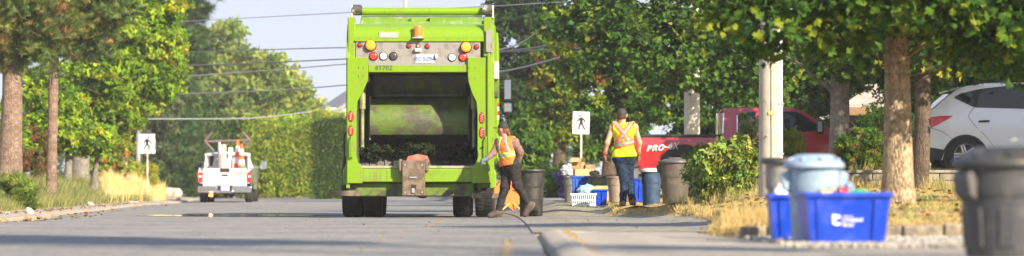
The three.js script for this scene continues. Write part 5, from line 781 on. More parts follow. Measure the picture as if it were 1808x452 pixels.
// ---------- cars: side shells with a curved cross section ----------
function sheet(xs, lo, hi, W, s, off = 0, nv = 10) { return grid(xs.length - 1, nv, (u, v) => { const x = xs[Math.round(u * (xs.length - 1))], y = lerp(lo(x), hi(x), v); return [x, y, s * (W(x, y) + off)]; }); }
const span = (a, b, n) => Array.from({ length: n + 1 }, (_, i) => lerp(a, b, i / n));
function shell(xs, lo, hi, W, crown = 0.03) {
  const out = [sheet(xs, lo, hi, W, 1), sheet(xs, lo, hi, W, -1)];
  out.push(grid(xs.length - 1, 12, (u, v) => { const x = xs[Math.round(u * (xs.length - 1))], k = v * 2 - 1, w = W(x, hi(x)); return [x, hi(x) + crown * (1 - k * k), k * w]; }));
  for (const x of [xs[0], xs[xs.length - 1]]) out.push(grid(6, 6, (u, v) => { const y = lerp(lo(x), hi(x), v), k = u * 2 - 1, w = W(x, y); return [x + (x === xs[0] ? -1 : 1) * 0.05 * (1 - k * k), y + (v === 1 ? crown * (1 - k * k) : 0), k * w]; }));
  return out;
}
const arch = (c, r, base) => (x) => Math.abs(x - c) < r ? base + Math.sqrt(Math.max(0, r * r - (x - c) ** 2)) * 1.0 : base;
function carWheel(T, x, z, r, w, rimM, spokes) {
  const g = sub('wheel', T, [x, r, z]);
  mk('tyre', lathe([[r * 0.62, -w / 2], [r * 0.9, -w / 2], [r * 0.98, -w * 0.42], [r, -w * 0.3], [r, w * 0.3], [r * 0.98, w * 0.42], [r * 0.9, w / 2], [r * 0.62, w / 2]], 36).rotateX(Math.PI / 2), rubber, g);
  const sg = [lathe([[r * 0.56, -w * 0.4], [r * 0.64, -w * 0.45], [r * 0.64, w * 0.45], [r * 0.58, w * 0.46], [r * 0.56, w * 0.3]], 30).rotateX(Math.PI / 2), cy(r * 0.16, r * 0.16, w * 0.7, 0, 0, 0, 'z', 16)];
  for (let k = 0; k < spokes; k++) { const a = k / spokes * 6.283 + 0.3; for (const e of [-1, 1]) sg.push(put(bx(r * 0.1, r * 0.5, w * 0.15, e * r * 0.07, r * 0.34, 0, 0.008), 0, 0, Math.sign(z) * w * 0.33, 0, 0, a)); }
  mk('rim', sg, rimM, g); mk('brake_disc', cy(r * 0.5, r * 0.5, w * 0.2, 0, 0, 0, 'z', 24), M([0.05, 0.05, 0.05], 0.6), g);
}
const carpaint = (c, o = {}) => M(c, 0.32, 0, { clearcoat: 1, clearcoatRoughness: 0.04, ...o });
// white car at the kerbless drive
{
  const d = 53.4, S = F / d, gx = X(1637, d), gy = Y(308, d), T = thing('parked_car', 'white sport utility car with red tail lamp parked behind the dark barked tree', 'car', [gx, gy, -d - 0.93]);
  const x = (px) => (px - 1637) / S, y = (py) => (308 - py) / S;
  const hi = scurve([[0, 0.93], [0.04, 1.06], [0.2, 1.22], [0.5, 1.47], [0.66, 1.56], [1.0, 1.61], [1.7, 1.645], [2.4, 1.58], [2.85, 1.36], [3.3, 1.06], [4.0, 0.93], [4.3, 0.74], [4.4, 0.55]]), lo0 = arch(0.69, 0.405, 0.34), lo1 = arch(3.38, 0.405, 0.34), lo = (q) => Math.max(0.24, lo0(q) - 0.08, lo1(q) - 0.08);
  const W = (q, h) => { const end = 0.16 * Math.pow(1 - sm(0, 0.5, q), 2) + 0.2 * Math.pow(sm(3.7, 4.4, q), 2); return 0.91 - end - 0.34 * Math.max(0, h - 0.98) - 0.05 * Math.max(0, 0.5 - h) + 0.02 * Math.exp(-((h - 0.82) ** 2) / 0.01); };
  const xs = span(0, 4.4, 110), paint = carpaint([0.74, 0.76, 0.79]);
  mk('body', shell(xs, lo, hi, W), paint, T);
  for (const s of [1, -1]) {
    mk('cladding', sheet(span(0.0, 4.3, 100), (q) => lo(q) - 0.002, (q) => Math.max(lo(q) + 0.045, q < 0.32 ? 0.5 - 0.2 * q : 0.36, 0), W, s, 0.006, 4), M([0.03, 0.032, 0.035], 0.75), T);
    const wm = (a, b, l, h, name = 'window') => mk(name, sheet(span(a, b, 24), l, h, W, s, 0.005, 8), glassDark, T);
    const fr = mk('window_surround', sheet(span(x(1688), 3.0, 40), curve([[x(1688), y(173)], [x(1722), y(189.5)], [2.9, y(195)], [3.0, y(194)]]), curve([[x(1688), y(170)], [x(1700), y(164)], [x(1735), y(156)], [1.7, y(150) + 0.02], [2.3, y(152)], [3.0, y(193)]]), W, s, 0.003, 8), black, T);
    wm(x(1692), x(1720), curve([[x(1692), y(172.5)], [x(1720), y(187)]]), curve([[x(1692), y(170)], [x(1702), y(166)], [x(1720), y(161)]]), 'quarter_window');
    wm(x(1725), 1.85, curve([[x(1725), y(189)], [1.85, y(191.5)]]), curve([[x(1725), y(188)], [x(1735), y(160)], [x(1760), y(155.5)], [1.85, y(152)]]), 'door_window');
    wm(1.92, 2.85, curve([[1.92, y(191.5)], [2.85, y(193)]]), curve([[1.92, y(152)], [2.3, y(154)], [2.85, y(188)]]), 'door_window');
    mk('tail_lamp', sheet(span(0.0, x(1682), 20), curve([[0, y(229)], [x(1655), y(221)], [x(1682), y(205.5)]]), curve([[0, y(208)], [x(1660), y(204.5)], [x(1682), y(204)]]), W, s, 0.012, 6), redLens, T);
    const seam = (pts, nm = 'door_seam') => mk(nm, tube(pts.map(([px, py]) => { const a = x(px), b = y(py); return [a, b, s * (W(a, b) + 0.001)]; }), 0.0045, 5, 24), M([0.06, 0.06, 0.065], 0.7), T);
    seam([[1722, 189], [1711, 205], [1722, 222], [1745, 245], [1757, 262]]); seam([[1820, 190], [1822, 225], [1818, 290]]); seam([[1642, 224], [1665, 233], [1688, 250]]);
    const hd = mk('door_handle', put(bx(0.2, 0.035, 0.035, 0, 0, 0, 0.014), x(1738), y(214), s * (W(x(1738), y(214)) + 0.012), 0, 0, 0.05), black, T);
    mk('front_handle', bx(0.2, 0.035, 0.035, 2.0, y(214), s * (W(2, 1) + 0.012), 0.014), black, T);
    carWheel(T, 0.69, s * 0.8, 0.34, 0.23, M([0.55, 0.56, 0.58], 0.35, 0.8), 5); carWheel(T, 3.38, s * 0.8, 0.34, 0.23, M([0.55, 0.56, 0.58], 0.35, 0.8), 5);
    mk('wheel_well', [cy(0.41, 0.41, 0.5, 0.69, 0.36, s * 0.6, 'z', 24), cy(0.41, 0.41, 0.5, 3.38, 0.36, s * 0.6, 'z', 24)], black, T);
    mk('mirror', bx(0.2, 0.13, 0.16, 2.75, 1.08, s * 0.98, 0.05), paint, T);
    mk('roof_rail', tube([[0.8, 1.6, s * 0.62], [0.95, 1.65, s * 0.62], [2.1, 1.67, s * 0.62], [2.3, 1.62, s * 0.62]], 0.013, 6, 20), black, T);
  }
  mk('rear_window', grid(4, 6, (u, v) => { const q = lerp(0.12, 0.5, v), w = W(q, hi(q)) * 0.86, k = u * 2 - 1; return [q - 0.008, hi(q) + 0.03 * (1 - k * k * 0.74) + 0.006, k * w]; }), glassDark, T);
  mk('windscreen', grid(4, 6, (u, v) => { const q = lerp(2.45, 3.2, v), w = W(q, hi(q)) * 0.9, k = u * 2 - 1; return [q, hi(q) + 0.03 * (1 - k * k * 0.8) + 0.006, k * w]; }), glassDark, T);
  mk('spoiler', bx(0.24, 0.03, 1.2, 0.55, 1.535, 0, 0.012, 0, 0, 0.35), paint, T);
  mk('licence_plate', bx(0.01, 0.14, 0.3, -0.056, 0.8, 0, 0.002), whiteLens, T);
}
// red pickup on the drive
{
  const d = 56.6, S = F / d, T = thing('pickup_truck', 'dark red pickup with white side lettering parked behind the verge shrubs', 'pickup', [X(1113, d), G(X(1300, 57.5), 57.5), -d - 0.98]);
  const base = T.position.y, x = (px) => (px - 1113) / S, y = (py) => Y(py, d) - base;
  const paint = carpaint([0.34, 0.013, 0.021], { roughness: 0.35 });
  const a1 = arch(x(1206), 0.47, 0.52), a2 = arch(4.72, 0.47, 0.52), lo = (q) => Math.max(a1(q), a2(q));
  const bed = y(241.5), W = (q, h) => 0.985 - 0.14 * sm(5.2, 5.6, q) ** 2 - 0.03 * (1 - sm(0, 0.08, q)) - 0.04 * sm(bed - 0.12, bed + 0.05, h) - 0.05 * Math.max(0, 0.75 - h) + 0.018 * Math.exp(-((h - (bed - 0.2)) ** 2) / 0.006);
  mk('bed', [sheet(span(0, x(1276), 60), lo, () => bed, W, 1), sheet(span(0, x(1276), 60), lo, () => bed, W, -1), bx(0.05, bed - 0.55, 1.9, 0.02, (bed + 0.55) / 2, 0, 0.02), bx(x(1276), 0.04, 1.8, x(1276) / 2, 0.72, 0, 0)], paint, T);
  for (const s of [-1, 1]) mk('bed_rail', bx(x(1274), 0.055, 0.09, x(1274) / 2, bed + 0.018, s * 0.93, 0.015), black, T);
  const hoodY = scurve([[x(1277), y(236)], [3.4, y(232)], [3.72, y(226)], [4.4, y(231)], [5.2, y(240)], [5.5, y(255)], [5.6, y(290)]]);
  mk('cab_body', shell(span(x(1277), 5.6, 90), lo, hoodY, W, 0.04), paint, T);
  const roof = scurve([[x(1275), y(203)], [x(1279), y(194)], [x(1290), y(190.5)], [x(1400), y(190)], [x(1420), y(196)], [x(1445), y(212)], [x(1466), y(226)]]), Wc = (q, h) => 0.945 - 0.38 * Math.max(0, h - y(238));
  mk('cab_roof', shell(span(x(1276), x(1466), 60), () => y(240), roof, Wc, 0.03), paint, T);
  for (const s of [-1, 1]) {
    const win = (n, a, b, l, h) => mk(n, sheet(span(a, b, 16), l, h, Wc, s, 0.006, 6), glassDark, T);
    win('rear_window', x(1305), x(1335), () => y(234), curve([[x(1305), y(202)], [x(1312), y(199)], [x(1335), y(197)]]));
    win('door_window', x(1343), x(1451), curve([[x(1343), y(234)], [x(1451), y(232)]]), curve([[x(1343), y(197)], [x(1405), y(196)], [x(1418), y(201)], [x(1451), y(225)]]));
    mk('window_trim', tube([[x(1302), y(234), s * (Wc(0, y(234)) + 0.006)], [x(1303), y(203), s * (Wc(0, y(203)) + 0.006)]], 0.015, 6, 8), chrome, T);
    mk('pillar_trim', tube([[x(1277), y(236), s * (Wc(0, y(236)) + 0.004)], [x(1279), y(200), s * (Wc(0, y(200)) + 0.004)]], 0.02, 6, 8), chrome, T);
    const m = mk('mirror', bx(0.15, 0.27, 0.17, x(1448), y(224), s * 1.07, 0.05), black, T); mk('mirror_cap', bx(0.08, 0.19, 0.01, x(1446), y(224), s * 1.158, 0.004), M([0.35, 0.36, 0.38], 0.2, 0.5), m);
    mk('door_handle', bx(0.2, 0.04, 0.04, x(1352), y(250), s * (W(2, y(250)) + 0.015), 0.015), chrome, T);
    mk('door_seam', [tube([[x(1340), y(238), s * (W(0, y(238)) + 0.001)], [x(1340), y(290), s * (W(0, y(290)) + 0.001)]], 0.005, 4, 8), tube([[x(1456), y(238), s * (W(3.6, y(238)) + 0.001)], [x(1460), y(290), s * (W(3.6, y(290)) + 0.001)]], 0.005, 4, 8)], black, T);
    mk('sill_step', tube([[2.0, 0.46, s * 0.98], [3.9, 0.46, s * 0.98]], 0.04, 8, 8), chrome, T);
    mk('arch_trim', new THREE.TorusGeometry(0.485, 0.022, 6, 24, Math.PI).translate(x(1206), 0.52, s * 0.965), paint, T);
    carWheel(T, x(1206), s * 0.84, 0.4, 0.28, steel, 6); carWheel(T, 4.72, s * 0.84, 0.4, 0.28, steel, 6);
    mk('wheel_well', [cy(0.46, 0.46, 0.5, x(1206), 0.52, s * 0.66, 'z', 24), cy(0.46, 0.46, 0.5, 4.72, 0.52, s * 0.66, 'z', 24)], black, T);
    mk('tail_lamp', bx(0.1, 0.34, 0.1, 0.05, bed - 0.28, s * 0.93, 0.02), redLens, T);
    mk('side_vent', bx(0.3, 0.1, 0.02, x(1512), y(243), s * (W(4.2, y(243)) + 0.004), 0.01), M([0.3, 0.31, 0.33], 0.3, 0.6), T);
  }
  const zz = W(0.6, bed - 0.2) + 0.003, lt = sub('side_lettering', T, [x(1158), y(261), zz]); lt.rotation.z = 0.07;
  mk('letters', put(text('PRO', 0.11, 0.004, 0.35), 0, 0, 0).scale(1.12, 1, 1), M([0.8, 0.8, 0.8], 0.4), lt); mk('dash', bx(0.05, 0.025, 0.004, 0.185, 0.005, 0.002, 0), M([0.4, 0.46, 0.54], 0.4), lt); mk('numerals', put(text('4X', 0.13, 0.004, 0.35), 0.33, 0.015, 0).scale(1, 1, 1), M([0.36, 0.42, 0.5], 0.35, 0.4), lt);
  mk('rear_bumper', bx(0.16, 0.2, 1.9, -0.08, 0.62, 0, 0.04), chrome, T);
  mk('windscreen', grid(4, 6, (u, v) => { const q = lerp(x(1412), x(1462), v), w = Wc(q, roof(q)) * 0.9, k = u * 2 - 1; return [q, roof(q) + 0.03 * (1 - k * k * 0.8) + 0.006, k * w]; }), glassDark, T);
}
// white work pickup driving away
{
  const d = 110, S = F / d, T = thing('work_pickup', 'white work pickup with ladder rack and orange signs in its bed', 'pickup', [X(397, d), roadY(X(397, d), d), -d], 0.035);
  const y = (py) => (354 - py) / S, x = (px) => (px - 397) / S;    // local: z towards us is the tail
  const white = carpaint([0.48, 0.48, 0.49]), gp = sub('body', T);
  // shells run along local X then turn so that the tail faces us
  const hi = scurve([[0, y(292)], [1.8, y(292)], [2.0, y(288)], [4.2, y(286)], [5.3, y(291)], [5.8, y(310)]]), a1 = arch(1.1, 0.46, 0.5), a2 = arch(4.8, 0.46, 0.5), lo = (q) => Math.max(a1(q), a2(q)), W = (q, h) => 0.97 - 0.1 * sm(5.2, 5.8, q) - 0.03 * sm(y(300), y(290), h) - 0.06 * Math.max(0, 0.7 - h) + 0.015 * Math.exp(-((h - y(308)) ** 2) / 0.01);
  const turn = (m) => { m.rotation.y = Math.PI / 2; m.position.z = 0; return m; };
  turn(mk('bed', [sheet(span(0, 1.85, 40), lo, hi, W, 1), sheet(span(0, 1.85, 40), lo, hi, W, -1), bx(1.85, 0.04, 1.8, 0.92, 0.72, 0, 0)], white, gp));
  turn(mk('cab_body', shell(span(1.85, 5.8, 70), lo, hi, W, 0.04), white, gp));
  const roof = scurve([[1.86, y(270)], [1.95, y(266)], [2.4, y(264)], [3.4, y(264)], [3.8, y(270)], [4.4, y(286)]]), Wc = (q, h) => 0.93 - 0.33 * Math.max(0, h - y(290));
  turn(mk('cab_roof', shell(span(1.86, 4.4, 40), () => y(292), roof, Wc, 0.03), white, gp));
  for (const s of [-1, 1]) { turn(mk('door_window', sheet(span(2.0, 2.85, 12), () => y(288), () => y(269), Wc, s, 0.006, 5), glassDark, gp)); turn(mk('door_window', sheet(span(2.93, 4.1, 14), () => y(288), curve([[2.93, y(269)], [3.5, y(269)], [4.1, y(282)]]), Wc, s, 0.006, 5), glassDark, gp)); }
  mk('rear_window', bx(1.35, y(270) - y(289), 0.02, 0, (y(270) + y(289)) / 2, -1.84, 0.006), glassDark, gp);
  const tg = mk('tailgate', bx(1.62, y(293.5) - y(325), 0.09, 0, (y(293.5) + y(325)) / 2, -0.05, 0.03), white, gp);
  mk('panel_gap', [bx(0.012, 0.62, 0.012, -0.816, y(309), -0.006, 0), bx(0.012, 0.62, 0.012, 0.816, y(309), -0.006, 0), bx(1.6, 0.014, 0.012, 0, y(325.5), -0.006, 0)], black, gp); mk('tailgate_crease', [bx(1.5, 0.012, 0.012, 0, y(311), -0.003, 0.004), bx(1.5, 0.012, 0.012, 0, y(318), -0.003, 0.004)], white, tg); mk('tailgate_handle', bx(0.22, 0.06, 0.02, 0, y(306), 0.0, 0.01), black, tg); mk('tailgate_cap', bx(0.35, 0.14, 0.1, 0, y(297), -0.03, 0.02), black, tg);
  mk('tailgate_lettering', [...[0, 1, 2, 3, 4].flatMap((k) => [bx(0.022, 0.1, 0.003, 0.36 + k * 0.085, y(302), -0.002, 0), bx(0.055, 0.022, 0.003, 0.385 + k * 0.085, y(302) + [0.04, -0.04, 0.0, 0.04, -0.01][k], -0.0015, 0)]), bx(0.26, 0.02, 0.003, 0.56, y(307.5), -0.002, 0)], M([0.6, 0.06, 0.06], 0.5), tg);
  for (const s of [-1, 1]) { const L = mk('tail_lamp', bx(0.13, y(301) - y(319), 0.14, s * 0.9, (y(301) + y(319)) / 2, -0.05, 0.02), redLens, gp); mk('lamp_inset', bx(0.07, 0.07, 0.01, s * 0.9, y(308), 0.022, 0.01), whiteLens, L); }
  mk('bumper', [bx(0.72, 0.24, 0.14, -0.62, y(331), 0.06, 0.05), bx(0.72, 0.24, 0.14, 0.62, y(331), 0.06, 0.05), bx(0.6, 0.1, 0.14, 0, y(335), 0.06, 0.03)], chrome, gp); mk('bumper_recess', bx(0.6, 0.2, 0.08, 0, y(329), 0.02, 0.01), black, gp);
  mk('licence_plate', bx(0.3, 0.15, 0.01, 0.02, y(328.5), 0.068, 0.003), M([0.6, 0.66, 0.74], 0.4), gp); mk('turn_lamp', bx(0.14, 0.1, 0.06, -0.5, y(341), 0.1, 0.02), M([1, 0.35, 0.05], 0.3, 0, { emissive: C(1, 0.32, 0.04), emissiveIntensity: 0.8 }), gp);
  const pt = new THREE.PointLight(C(1, 0.4, 0.08), 0.4, 6); pt.position.set(-0.5, y(341), 0.22); pt.castShadow = true; gp.add(pt);
  for (const [q, s] of [[1.1, -1], [1.1, 1], [4.8, -1], [4.8, 1]]) { const w = sub('wheel', T, [s * 0.83, 0.39, -q]); mk('tyre', lathe([[0.24, -0.14], [0.35, -0.14], [0.385, -0.11], [0.39, 0], [0.385, 0.11], [0.35, 0.14], [0.24, 0.14]], 30).rotateZ(Math.PI / 2), rubber, w); mk('rim', cy(0.24, 0.24, 0.2, 0, 0, 0, 'x', 20), steel, w); }
  mk('underside', [bx(1.5, 0.1, 4.8, 0, 0.55, -2.7, 0.02), cy(0.07, 0.07, 1.5, 0, 0.4, -1.1, 'x'), new THREE.SphereGeometry(0.15, 12, 8).translate(0, 0.4, -1.1)], black, gp);
  mk('mirror', [bx(0.24, 0.3, 0.14, 1.24, y(287), -3.75, 0.05), bx(0.3, 0.04, 0.06, 1.02, y(290), -3.75, 0.01)], chrome, gp); mk('mirror', [bx(0.24, 0.3, 0.14, -1.24, y(287), -3.75, 0.05), bx(0.3, 0.04, 0.06, -1.02, y(290), -3.75, 0.01)], black, gp);
  const rk = sub('ladder_rack', T), rm = M([0.14, 0.09, 0.09], 0.6);
  mk('headboard', [bx(1.7, 0.07, 0.06, 0, y(268), -1.7, 0.01), ...[-0.8, -0.45, 0.45, 0.8].map((q) => bx(0.07, y(268) - y(292), 0.05, q, (y(268) + y(292)) / 2, -1.7, 0.01))], white, rk);
  mk('post', bar([-0.3, y(292), -1.6], [-0.3, y(246), -1.6], 0.05, 8), white, rk);
  mk('crossbar', bar([-0.84, y(245.5), -1.6], [0.86, y(242.5), -1.6], 0.045, 8), rm, rk);
  for (const s of [-1, 1]) mk('hook', [bar([s * 0.85, y(244), -1.6], [s * 0.56, y(228), -1.6], 0.04, 8), bar([s * 0.85, y(244), -1.6], [s * 0.52, y(262), -1.6], 0.04, 8)], rm, rk);
  // loaded signs stand in the bed: things of their own
  const bp = (lx, ly, lz) => { const v = new V3(lx, ly, lz); T.updateMatrixWorld(true); return v.applyMatrix4(T.matrixWorld).toArray(); };
  const bd = (lab, lx, w, y1, m, tilt) => { const t = thing('sign_board', lab, 'board', bp(lx, 0.75, -1.2), 0.035); mk('board', put(bx(w, y(y1) - 0.75, 0.04, 0, (y(y1) - 0.75) / 2, 0, 0.008), 0, 0, 0, 0, 0, tilt), m, t); };
  bd('grey board leaning in the white pickup bed beside the orange cones', -0.08, 0.2, 250, M([0.4, 0.36, 0.35], 0.7), 0.03); bd('white board standing in the white pickup bed behind the orange cones', 0.12, 0.16, 256, M([0.7, 0.66, 0.62], 0.7), -0.02);
  bd('narrow dark board standing in the white pickup bed', -0.22, 0.1, 268, M([0.25, 0.2, 0.2], 0.7), 0.02);
  const cone = (lab, lx, h, lz) => { const t = thing('traffic_cone', lab, 'cone', bp(lx, 0.75, lz), 0.035); mk('cone', lathe([[0.2, 0], [0.19, 0.03], [0.05, h - 0.02], [0.04, h], [0, h]], 20), M([0.9, 0.13, 0.02], 0.6), t); for (const k of [0.45, 0.72]) mk('reflective_band', lathe([[lerp(0.193, 0.052, k), h * k], [lerp(0.193, 0.052, k + 0.14), h * (k + 0.14)]], 20), M([0.8, 0.78, 0.75], 0.5), t); };
  cone('taller orange cone with white bands in the white pickup bed', 0.4, y(243) - 0.75, -1.1); cone('shorter orange cone with white bands in the white pickup bed', 0.56, y(250) - 0.75, -0.8);
}

// ---------- people: one smooth body surface from tapered limbs; clothes are shells of the same field ----------
function netMesh(f, min, max, cell) { // surface nets
  const n = [0, 1, 2].map((k) => Math.ceil((max[k] - min[k]) / cell) + 1), [nx, ny, nz] = n, val = new Float32Array(nx * ny * nz), id = (i, j, k) => (k * ny + j) * nx + i;
  for (let k = 0; k < nz; k++) for (let j = 0; j < ny; j++) for (let i = 0; i < nx; i++) val[id(i, j, k)] = f(min[0] + i * cell, min[1] + j * cell, min[2] + k * cell);
  const vi = new Int32Array(nx * ny * nz).fill(-1), pos = [], idx = [];
  const co = [0, 1, 2, 3, 4, 5, 6, 7].map((c) => [c & 1, (c >> 1) & 1, c >> 2]), ed = []; for (let a = 0; a < 8; a++) for (let b = a + 1; b < 8; b++) if ([1, 2, 4].includes(a ^ b)) ed.push([a, b]);
  for (let k = 0; k < nz - 1; k++) for (let j = 0; j < ny - 1; j++) for (let i = 0; i < nx - 1; i++) {
    const v = co.map(([a, b, c]) => val[id(i + a, j + b, k + c)]); let m = 0; for (const q of v) if (q < 0) m++; if (!m || m === 8) continue;
    let x = 0, y = 0, z = 0, c = 0; for (const [a, b] of ed) if ((v[a] < 0) !== (v[b] < 0)) { const t = v[a] / (v[a] - v[b]); x += lerp(co[a][0], co[b][0], t); y += lerp(co[a][1], co[b][1], t); z += lerp(co[a][2], co[b][2], t); c++; }
    vi[id(i, j, k)] = pos.length / 3; pos.push(min[0] + (i + x / c) * cell, min[1] + (j + y / c) * cell, min[2] + (k + z / c) * cell);
  }
  const q4 = (a, b, c, d, fl) => { if (a < 0 || b < 0 || c < 0 || d < 0) return; fl ? idx.push(a, b, c, a, c, d) : idx.push(a, c, b, a, d, c); };
  for (let k = 1; k < nz - 1; k++) for (let j = 1; j < ny - 1; j++) for (let i = 1; i < nx - 1; i++) {
    const s = val[id(i, j, k)] < 0;
    if (s !== val[id(i + 1, j, k)] < 0) q4(vi[id(i, j - 1, k - 1)], vi[id(i, j, k - 1)], vi[id(i, j, k)], vi[id(i, j - 1, k)], s);
    if (s !== val[id(i, j + 1, k)] < 0) q4(vi[id(i - 1, j, k - 1)], vi[id(i - 1, j, k)], vi[id(i, j, k)], vi[id(i, j, k - 1)], s);
    if (s !== val[id(i, j, k + 1)] < 0) q4(vi[id(i - 1, j - 1, k)], vi[id(i, j - 1, k)], vi[id(i, j, k)], vi[id(i - 1, j, k)], s);
  }
  const g = new THREE.BufferGeometry(); g.setAttribute('position', new THREE.Float32BufferAttribute(pos, 3)); g.setIndex(idx); g.computeVertexNormals(); return g;
}
const cap = (a, b, ra, rb) => { const dx = b[0] - a[0], dy = b[1] - a[1], dz = b[2] - a[2], L = dx * dx + dy * dy + dz * dz || 1e-9; return (x, y, z) => { const px = x - a[0], py = y - a[1], pz = z - a[2], t = clamp((px * dx + py * dy + pz * dz) / L); const ex = px - dx * t, ey = py - dy * t, ez = pz - dz * t; return Math.sqrt(ex * ex + ey * ey + ez * ez) - (ra + (rb - ra) * t); }; };
const ell = (c, r) => { const m = Math.min(...r); return (x, y, z) => { const ex = (x - c[0]) / r[0], ey = (y - c[1]) / r[1], ez = (z - c[2]) / r[2], k = Math.sqrt(ex * ex + ey * ey + ez * ez); return (k - 1) * m; }; };
const blend = (list, k = 0.03) => (x, y, z) => { let d = 9; for (const f of list) { const e = f(x, y, z), h = clamp(0.5 + 0.5 * (d - e) / k); d = lerp(d, e, h) - k * h * (1 - h); } return d; };
const v3 = (a, b, s) => [a[0] + b[0] * s, a[1] + b[1] * s, a[2] + b[2] * s], unit = (a) => { const l = Math.hypot(...a); return a.map((q) => q / l); }, crs = (a, b) => [a[1] * b[2] - a[2] * b[1], a[2] * b[0] - a[0] * b[2], a[0] * b[1] - a[1] * b[0]], dif = (a, b) => [a[0] - b[0], a[1] - b[1], a[2] - b[2]], dt = (a, b) => a[0] * b[0] + a[1] * b[1] + a[2] * b[2];
function handField(w, dir, nrm, side, curl, thick = 1) { // palm and five fingers; side: which way the thumb leaves
  dir = unit(dir); const lat = unit(crs(dir, nrm)), n = unit(crs(lat, dir)), fs = [], L = [0.072, 0.08, 0.075, 0.06];
  fs.push(cap(v3(w, dir, 0.0), v3(w, dir, 0.075), 0.026 * thick, 0.03 * thick)); for (let i = 0; i < 4; i++) { const b = v3(v3(w, dir, 0.03), lat, side * (1.5 - i) * 0.012), k = v3(v3(w, dir, 0.088 - Math.abs(i - 1.3) * 0.005), lat, side * (1.5 - i) * 0.021), m = v3(v3(k, dir, L[i] * 0.5 * Math.cos(curl)), n, L[i] * 0.5 * Math.sin(curl)), e = v3(v3(m, dir, L[i] * 0.5 * Math.cos(curl * 2.1)), n, L[i] * 0.5 * Math.sin(curl * 2.1)); fs.push(cap(b, k, 0.013, 0.011 * thick), cap(k, m, 0.0105 * thick, 0.0098 * thick), cap(m, e, 0.0098 * thick, 0.008 * thick)); }
  const t0 = v3(v3(w, dir, 0.022), lat, side * 0.022), t1 = v3(v3(v3(w, dir, 0.055), lat, side * 0.05), n, 0.012), t2 = v3(v3(v3(w, dir, 0.09), lat, side * 0.058), n, 0.022); fs.push(cap(t0, t1, 0.014 * thick, 0.012 * thick), cap(t1, t2, 0.0115 * thick, 0.009 * thick));
  return blend(fs, 0.008);
}
function boxOf(pts, m) { const lo = [9, 9, 9], hi = [-9, -9, -9]; for (const p of pts) for (let k = 0; k < 3; k++) { lo[k] = Math.min(lo[k], p[k] - m); hi[k] = Math.max(hi[k], p[k] + m); } return [lo, hi]; }
